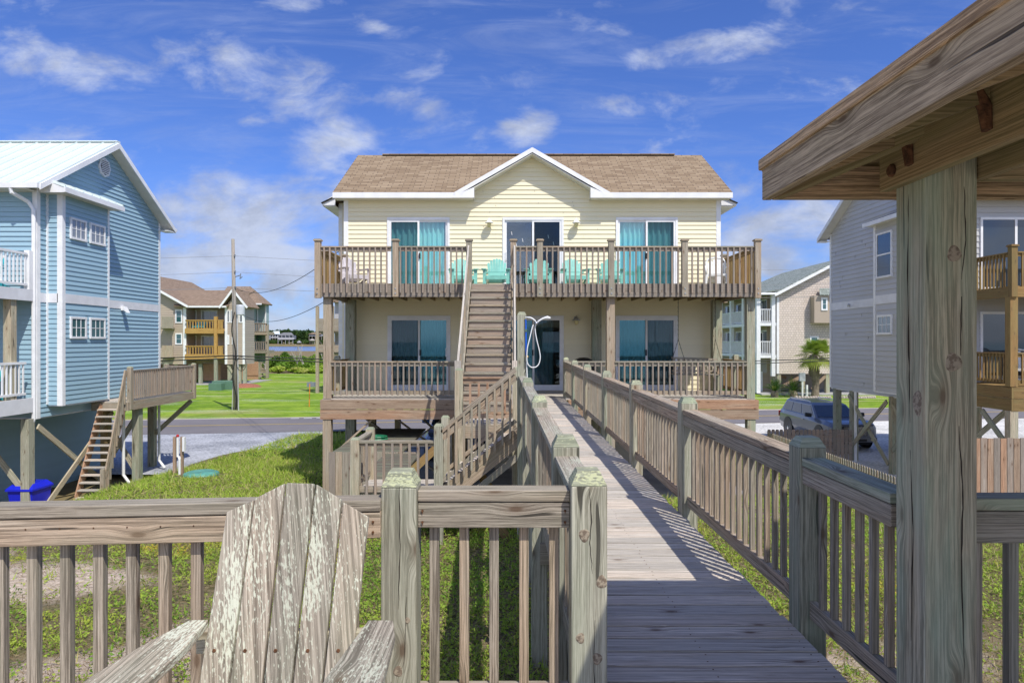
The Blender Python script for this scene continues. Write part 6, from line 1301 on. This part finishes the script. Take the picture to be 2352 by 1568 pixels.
def deadtree(px,py,Y,h,label,seed):
    r=random.Random(seed);x=Xp(px,Y);m=MB()
    def br(p,d,L,rad,k):
        q=p+d*L;m.tube([p,p.lerp(q,.5)+Vector((r.uniform(-.1,.1),0,r.uniform(-.05,.05)))*L,q],[rad,rad*.8,rad*.55],5)
        if k>0:
            for _ in range(3): nd=(d+Vector((r.uniform(-.9,.9),r.uniform(-.5,.5),r.uniform(-.1,.6)))).normalized();br(q if _ else p.lerp(q,.6),nd,L*.62,rad*.55,k-1)
    br(Vector((x,Y,-2.9)),Vector((r.uniform(-.3,.3),0,1)).normalized(),h*.42,.10,3);o=build('dead_tree',m,'deadwood');tag(o,label,'dead tree','bare trees in the marsh')
deadtree(700,830,96,4.6,'bare white forked tree standing among the shrubs',1);deadtree(738,820,99,5.2,'bare twiggy tree beside the yellow house pile',2);deadtree(686,835,97,3.4,'short bare branch left of the forked tree',3);deadtree(612,850,99,3.0,'bare grey stump at the marsh edge by the sage house',4)
# ---------------- right distant building ----------------
Y=57;X0b,X1b,X2b=Xp(1738,Y),Xp(1785,Y),36.0;zg=-2.9;eb=Zp(672,Y);ap_x=Xp(1922,Y);apz=Zp(598,Y);zw=Zp(858,Y);sb_=(apz-eb)/(ap_x-X0b)
rb=thing('shingled_house',(28,62,-2.9),'tan shingled three-storey building with grey-green roof and white stacked porches','house')
def rp(z):
    if z<=eb: return (X1b,X2b)
    k=(z-eb)/((apz-eb))*(ap_x-X1b+.35)-.35;k=max(k,0);return (X1b+k,2*ap_x-X1b-k)
m=MB();siding(m,(0,Y,0),XH,NF,zw,apz-.2,rp,.19,.02);m2=MB();siding(m2,(X1b,0,0),YH,NX,zg,eb,lambda z:(Y,Y+18),.19,.02);siding(m2,(0,Y+1.7,0),XH,NF,zg,zw+.0,lambda z:(X0b+.0,X1b),.19,.02);siding(m2,(0,Y+5,0),XH,NF,zg,zw,lambda z:(X1b,X2b),.19,.02)
build('wall',m,'shake_wall',rb);build('side_wall',m2,'siding_tan',rb)
m=MB();m.slope((X0b-.4,Y-.45,eb-.03),(X0b-.4,Y+19,eb-.03),(X1b+.5,Y+19,eb+.3),(X1b+.5,Y-.45,eb+.3),.1);X0s=X0b;X0b=X1b+.05;m.slope((X0b-.4,Y-.5,eb),(X0b-.4,Y+19,eb),(ap_x,Y+11.5,apz+.1),(ap_x,Y-.5,apz+.1),.15);m.slope((2*ap_x-X0b,Y-.5,eb),(2*ap_x-X0b,Y+19,eb),(ap_x,Y+11.5,apz+.1),(ap_x,Y-.5,apz+.1),.15);m.slope((X0b-.4,Y+19,eb),(2*ap_x-X0b,Y+19,eb),(ap_x+.01,Y+11.5,apz+.1),(ap_x,Y+11.5,apz+.1),.15);build('roof',m,'roof_green',rb);X0b=X0s
m=MB();m.board((X1b-.4,Y-.55,Zp(676,Y)-.1),(ap_x,Y-.55,apz-.12),.22,.06,(0,1,0));m.box(X0b-.45,X1b-.3,Y-.55,Y-.5,eb-.2,eb-.02);m.box(X1b-.05,X1b+.15,Y-.05,Y,zw,Zp(683,Y));build('fascia',m,'white_trim',rb)
m=MB();ys=[Y+.0,Y+3.4,Y+6.8,Y+10.2,Y+13.6,Y+17]
for y in ys: build('column',MB().box(X0b,X0b+.32,y,y+.32,zg,eb-.2),'white_trim',rb)
build('column',MB().box(X1b-.45,X1b-.15,Y-.02,Y+.28,zw-.2,eb-.2),'white_trim',rb)
for py_ in (741,815):
    z=Zp(py_,Y);build('porch_floor',MB().box(X0b+.03,X1b-.02,Y+.03,Y+17.5,z-.25,z),'white_trim',rb);whiterail(rb,(X0b+.3,Y+.1,z),(X1b-.4,Y+.1,z),1.15)
    whiterail(rb,(X0b+.15,Y+.3,z),(X0b+.15,Y+17,z),1.15,merge=True)
for (a,b,c,d) in ((1755,1768,694,722),(1860,1880,772,797)): win(rb,(0,Y if a>1800 else Y+1.7,0),XH,NF,Xp(a,Y),Xp(b,Y),Zp(d,Y),Zp(c,Y),1,2,'pane_teal',.12)
build('porch_back_wall',MB().box(X0b+1.5,X1b,Y+1.7,Y+1.8,zw,eb),'siding_tan',rb)
win(rb,(0,Y+1.7,0),XH,NF,Xp(1755,Y),Xp(1770,Y),Zp(812,Y),Zp(762,Y),2,1,'pane_dark',.1,name='door');win(rb,(0,Y+1.65,0),XH,NF,Xp(1752,Y),Xp(1768,Y),zg+.1,Zp(855,Y),1,1,'pane_dark',.22,name='door')
for y in (Y+2,Y+5.4,Y+8.8,Y+12.2): 
    for z in (Zp(741,Y)+.1,Zp(815,Y)+.1): win(rb,(X1b,0,0),YH,NX,y,y+1.6,z,z+2,2,1,'pane_dark',.1,name='door')
bb=MB();bb.box(Xp(1873,Y-1),X2b-4,Y-.8,Y,Zp(742,Y),Zp(680,Y));build('bay_wall',bb,'siding_tan',rb)
m=MB();m.prism([(Xp(1869,Y),Y-1.1,Zp(680,Y)),(X2b-3.5,Y-1.1,Zp(680,Y)),(X2b-4,Y-.2,Zp(665,Y)),(Xp(1880,Y),Y-.2,Zp(665,Y))],(0,0,.1));build('bay_roof',m,'roof_green',rb)
win(rb,(0,Y-.8,0),XH,NF,Xp(1876,Y),Xp(1890,Y),Zp(714,Y),Zp(685,Y),1,2,'pane_teal',.12);win(rb,(0,Y-.8,0),XH,NF,Xp(1900,Y),Xp(1915,Y),Zp(714,Y),Zp(685,Y),1,2,'pane_teal',.12)
for a in (1845,1902,1790): build('pile',MB().post(Xp(a,Y),Y+.2,zg,zw,.32),'wood_green',rb)
build('brace',MB().board((Xp(1800,Y),Y+.1,-2.2),(Xp(1844,Y),Y+.1,zw-.2),.25,.08,(0,1,0)).board((Xp(1866,Y),Y+.1,-2.5),(Xp(1900,Y),Y+.1,zw-.1),.25,.08,(0,1,0)).board((Xp(1812,Y),Y+3.1,zw-.2),(Xp(1840,Y),Y+3.1,-1.7),.25,.08,(0,1,0)),'wood_brown',rb)
build('slab',MB().box(X0b,X2b,Y-1.2,Y+17,-2.95,-2.8),'concrete',rb)
# palm
def palm(x,y,z0,h,label):
    t=thing('palm_tree',(x,y,z0),label,'palm tree');pts=[(x+.12*math.sin(i*.7)*i/6,y,z0-.2+(h+.2)*i/8) for i in range(9)]
    build('trunk',MB().tube(pts,[.34,.30,.27,.26,.30,.38,.42,.40,.25],12),'bark',t)
    m=MB();r=random.Random(4)
    for k in range(24):
        a=r.random()*6.28;zz=z0+h*(.45+.5*r.random());m.tube([(x+.33*math.cos(a),y+.33*math.sin(a),zz),(x+.5*math.cos(a),y+.5*math.sin(a),zz+.28)],[.06,.03],4)
    build('boots',m,'bark',t)
    m=MB();c=Vector((x+.05,y,z0+h+.05))
    for k in range(58):
        a=r.random()*6.283;el=r.uniform(-.75,1.35);L=r.uniform(.7,1.05);d=Vector((math.cos(a)*math.cos(el),math.sin(a)*math.cos(el),math.sin(el)));pe=c+d*L+Vector((0,0,-.12));rr=max(0,min(1,.55-.28*el+r.uniform(-.15,.15)));m.tube([c,c+d*L*.5+Vector((0,0,.03)),pe],[.03,.02,.015],4,r=rr)
        s=d.cross(Vector((0,0,1))).normalized();u=s.cross(d)
        for j in range(17):
            b=(j-8)/8*1.9;v=(d*math.cos(b)+s*math.sin(b)).normalized();LL=.95*(1-.25*abs(j-8)/8);w=v.cross(u).normalized()*.035;tip=pe+v*LL+Vector((0,0,-.22*LL))
            m.quadpts([pe-w*.4,pe+v*LL*.5-w,tip,pe+v*LL*.5+w],None,min(1,rr+r.uniform(-.1,.1)))
    build('crown',m,'leaf_palm',t)
palm(Xp(1872,54),54,-2.9,3.35,'shaggy sabal palm with a thick trunk beside the shingled building')
def sago(x,y,label,s=1,seed=1):
    t=thing('sago_palm',(x,y,-2.9),label,'sago palm','sago palms');r=random.Random(seed);build('trunk',MB().lathe([(.28,0),(.32,.3),(.2,.5)],(x,y,-2.9),10),'bark',t);m=MB();c=Vector((x,y,-2.5))
    for k in range(46):
        a=r.random()*6.283;el=r.uniform(.1,1.45);L=1.35*s*r.uniform(.85,1.1);P=[c]
        d=Vector((math.cos(a)*math.cos(el),math.sin(a)*math.cos(el),math.sin(el)));pts=[c+d*L*f-Vector((0,0,L*.45*f*f*math.cos(el))) for f in (0,.25,.5,.75,1)]
        sN=d.cross(Vector((0,0,1))).normalized();rr=r.random()
        for i in range(16):
            f=(i+1)/17;j=min(3,int(f*4));p=pts[j].lerp(pts[j+1],f*4-j);dd=(pts[j+1]-pts[j]).normalized();ll=.26*s*math.sin(math.pi*(f*.85+.1))
            for sg_ in (-1,1): v=(sN*sg_+dd*.6+Vector((0,0,.25))).normalized();m.quadpts([p-dd*.014,p+v*ll*.5-dd*.02,p+v*ll,p+v*ll*.5+dd*.02],None,rr)
    build('crown',m,'leaf_sago',t)
sago(Xp(1779,54),54,'left yellowish-green sago palm by the white column',.95,1);sago(Xp(1823,54),54,'right darker sago palm beside the meter stand',1.0,2)
mt=thing('meter_stand',(Xp(1845,53.5),53.5,-2.9),'white pipe and grey meter box beside the palm','meter');x=Xp(1843,53.5);build('meter_box',MB().box(x-.25,x+.2,53.4,53.6,-1.6,-.95),'galv',mt);build('pipe',MB().tube([(x,53.5,-2.9),(x,53.5,-1.6)],.07,8).tube([(x+.35,53.5,-2.9),(x+.35,53.5,-1.9)],.09,8),'pvc',mt)
for (a,l) in ((1868,'low ring of pale stones round the palm'),(1970,'low ring of pale stones seen under the grey house')):
    t=thing('stone_edging',(Xp(a,53),53,-2.9),l,'stone edging');r=random.Random(a)
    for k in range(14): x=Xp(a,53)+(k-6.5)*.2;build('stone',MB().lathe([(.06,0),(.12,.05),(.11,.15),(.05,.2)],(x,53-.25*math.sin(k/13*3.14),-2.92),7),'rock',t)
# ---------------- vehicles ----------------
def car(name,x,y,label,paintm,L=5.3,W=2.0,H=1.9,kind='suv'):
    "faces -Y; origin at the ground under the centre of the front axle end"
    t=thing(name,(x,y,-2.88),label,'car' if kind=='suv' else 'pickup truck');local(t);h=W/2
    wr=.40;wy=(.98,L-1.15);bz_=.42;hz_=1.10 if kind=='suv' else 1.18
    # body shell from cross sections along y: (y, half width bottom, half width mid, z low, z mid, z top)
    def ring(yv,hw,zl,zt,inset): return [(-hw*.93,yv,zl),(-hw,yv,zl+(zt-zl)*.35),(-hw*.985,yv,zl+(zt-zl)*.8),(-hw*inset,yv,zt),(hw*inset,yv,zt),(hw*.985,yv,zl+(zt-zl)*.8),(hw,yv,zl+(zt-zl)*.35),(hw*.93,yv,zl)]
    S=[(0.0,h*.80,.42,.98,.92),(.05,h*.90,.34,1.05,.90),(.25,h*.97,.30,1.10,.88),(.6,h,.30,1.15,.88),(1.35,h,.30,hz_+.06,.88),(2.6,h,.30,hz_+.08,.93),(L-.6,h,.32,hz_+.10,.93),(L-.08,h*.97,.38,hz_+.08,.90),(L,h*.9,.5,hz_,.88)]
    m=MB();R_=[ring(*s) for s in S]
    for i in range(len(R_)-1):
        for k in range(8):
            kk=(k+1)%8
            if k==0 or 1: m.quadpts([R_[i][k],R_[i][kk],R_[i+1][kk],R_[i+1][k]],None,.5)
    m.quadpts(R_[0],None,.5);m.quadpts(R_[-1],None,.5)
    me=build('body',m,paintm,t,bevel=.02)
    # cabin
    y0,y1=(1.45,L-.1) if kind=='suv' else (1.55,L-1.9);zr=H;c=[(h*.90,y0,hz_+.05),(h*.90,y1,hz_+.05)];rf_=[(h*.74,y0+.72,zr-.03),(h*.74,y1-.30,zr-.03)]
    m=MB();a=[(-h*.9,y0,hz_+.04),(h*.9,y0,hz_+.04),(h*.9,y1,hz_+.04),(-h*.9,y1,hz_+.04)];b=[(-h*.74,y0+.75,zr-.08),(h*.74,y0+.75,zr-.08),(h*.74,y1-.28,zr-.08),(-h*.74,y1-.28,zr-.08)];r2=[(-h*.62,y0+.95,zr),(h*.62,y0+.95,zr),(h*.62,y1-.4,zr),(-h*.62,y1-.4,zr)]
    for i in range(4): m.quadpts([a[i],a[(i+1)%4],b[(i+1)%4],b[i]],None,.5);m.quadpts([b[i],b[(i+1)%4],r2[(i+1)%4],r2[i]],None,.5)
    m.quadpts(r2,None,.5);build('cabin',m,paintm,t,bevel=.03)
    def onface(P,Q,Rr,S_,u0,u1,v0,v1,off):
        P,Q,Rr,S_=map(Vector,(P,Q,Rr,S_));f=lambda u,v:(P.lerp(Q,u)).lerp(S_.lerp(Rr,u),v);n=(Q-P).cross(S_-P).normalized();cen=Vector((0,(y0+y1)/2,1.2))
        if n.dot(P-cen)<0:n=-n
        return [f(u0,v0)+n*off,f(u1,v0)+n*off,f(u1,v1)+n*off,f(u0,v1)+n*off]
    ws=MB().quadpts(onface(a[0],a[1],b[1],b[0],.05,.95,.08,.95,.012));build('windshield',ws,'pane_dark',t)
    for s,(i,j) in ((-1,(3,0)),(1,(1,2))):
        for (u0,u1) in (((.06,.36),(.39,.66),(.69,.94)) if kind=='suv' else ((.08,.45),(.5,.92))):
            if s<0: u0,u1=1-u1,1-u0
            build('side_window',MB().quadpts(onface(a[i],a[j],b[j],b[i],u0,u1,.12,.9,.010)),'glass_car' if 0 else 'pane_dark',t)
    build('rear_window',MB().quadpts(onface(a[2],a[3],b[3],b[2],.08,.92,.15,.9,.01)),'pane_dark',t)
    for s in (-1,1):
        for yw in wy:
            wh=build('wheel',MB().lathe([(wr*.6,-.11),(wr*.95,-.12),(wr,-.08),(wr,.08),(wr*.95,.12),(wr*.6,.11)],(s*(h-.11),yw,wr),24,axis='x'),'black_rubber',t,smooth=False)
            build('rim',MB().lathe([(.04,.13),(.1,.118),(.22,.112),(.24,.125),(.25,.10)] if s>0 else [(.04,-.13),(.1,-.118),(.22,-.112),(.24,-.125),(.25,-.10)],(s*(h-.11),yw,wr),18,axis='x'),'chrome',wh)
            build('wheel_arch',MB().lathe([(wr+.09,-.004 if s>0 else -.012),(wr+.09,.012 if s>0 else .004)],(s*(h+.0),yw,wr+.04),22,axis='x'),'black_plastic',t)
        build('mirror',MB().board((s*(h-.02),y0+.28,hz_+.14),(s*(h+.26),y0+.24,hz_+.18),.13,.17,(0,0,1)),'black_plastic' if kind=='suv' else paintm,t,bevel=.03)
        hl=MB().prism([(s*h*.56,-.012,.74),(s*h*.86,.05,.76),(s*h*.93,.25,.98),(s*h*.86,.04,.96),(s*h*.54,-.014,.92)],(0,.03,0));build('headlight',hl,'pane_curtain' if kind=='suv' else 'glass',t)
        build('tail_light',MB().box(s*h*.93-.05,s*h*.93+.05,L-.05,L+.01,.85,1.1),'tail_red',t)
        build('door_handle',MB().box(min(s*h,s*(h+.03)),max(s*h,s*(h+.03)),2.45,2.65,.98,1.01),'chrome',t)
        if kind=='suv': build('roof_rail',MB().tube([(s*h*.66,y0+1.05,H),(s*h*.68,y0+1.2,H+.05),(s*h*.68,y1-.6,H+.05),(s*h*.66,y1-.45,H)],.022,6),'alu',t)
    m=MB();gw=h*.50
    m.box(-gw,gw,-.05,-.015,.60,.98);gr1=build('grille',m,'black_plastic',t,bevel=.02)
    m=MB()
    if kind=='suv':
        for k in range(9): m.box(-gw+.04,gw-.04,-.056,-.05,.63+k*.037,.638+k*.037)
        for k in range(13): xk=-gw+.06+k*(2*gw-.12)/12;m.box(xk-.003,xk+.003,-.058,-.05,.62,.96)
    else:
        for k in range(3): m.box(-gw-.02,gw+.02,-.075,-.05,.64+k*.12,.70+k*.12)
        for k in (-.5,.5): m.box(k*gw-.03,k*gw+.03,-.08,-.05,.62,.97)
    build('grille_bars',m,'chrome',gr1)
    if kind=='suv': build('emblem',MB().tube([(.03*math.cos(q),-.062,.80+.07*math.sin(q)) for q in [i*.5236 for i in range(13)]],.006,5).box(-.004,.004,-.066,-.058,.73,.87),'chrome',gr1)
    build('bumper',MB().box(-h*.88,h*.88,-.09,.1,.34,.56),paintm if kind=='suv' else 'chrome',t,bevel=.04);build('air_intake',MB().box(-h*.45,h*.45,-.10,-.085,.38,.48),'black_plastic',t)
    for s in (-1,1): build('fog_light',MB().lathe([(.05,-.102),(.05,-.09)],(s*h*.66,0,.45),12,axis='y'),'lamp_glass',t)
    build('underbody',MB().box(-h*.8,h*.8,.3,L-.3,.2,.45),'black_rubber',t)
    if kind!='suv': build('bed',MB().box(-h*.8,h*.8,L-1.8,L-.1,hz_+.09,hz_+.10),'black_plastic',t)
    return t
car('parked_suv',13.75,27.4,'silver suv parked beyond the board fence, nose toward the camera','car_silver',H=1.72)
car('parked_pickup',-2.15,24.3,'blue pickup truck parked under the yellow house, mostly hidden by the stairs','car_blue',L=5.6,W=2.05,H=1.95,kind='pickup')
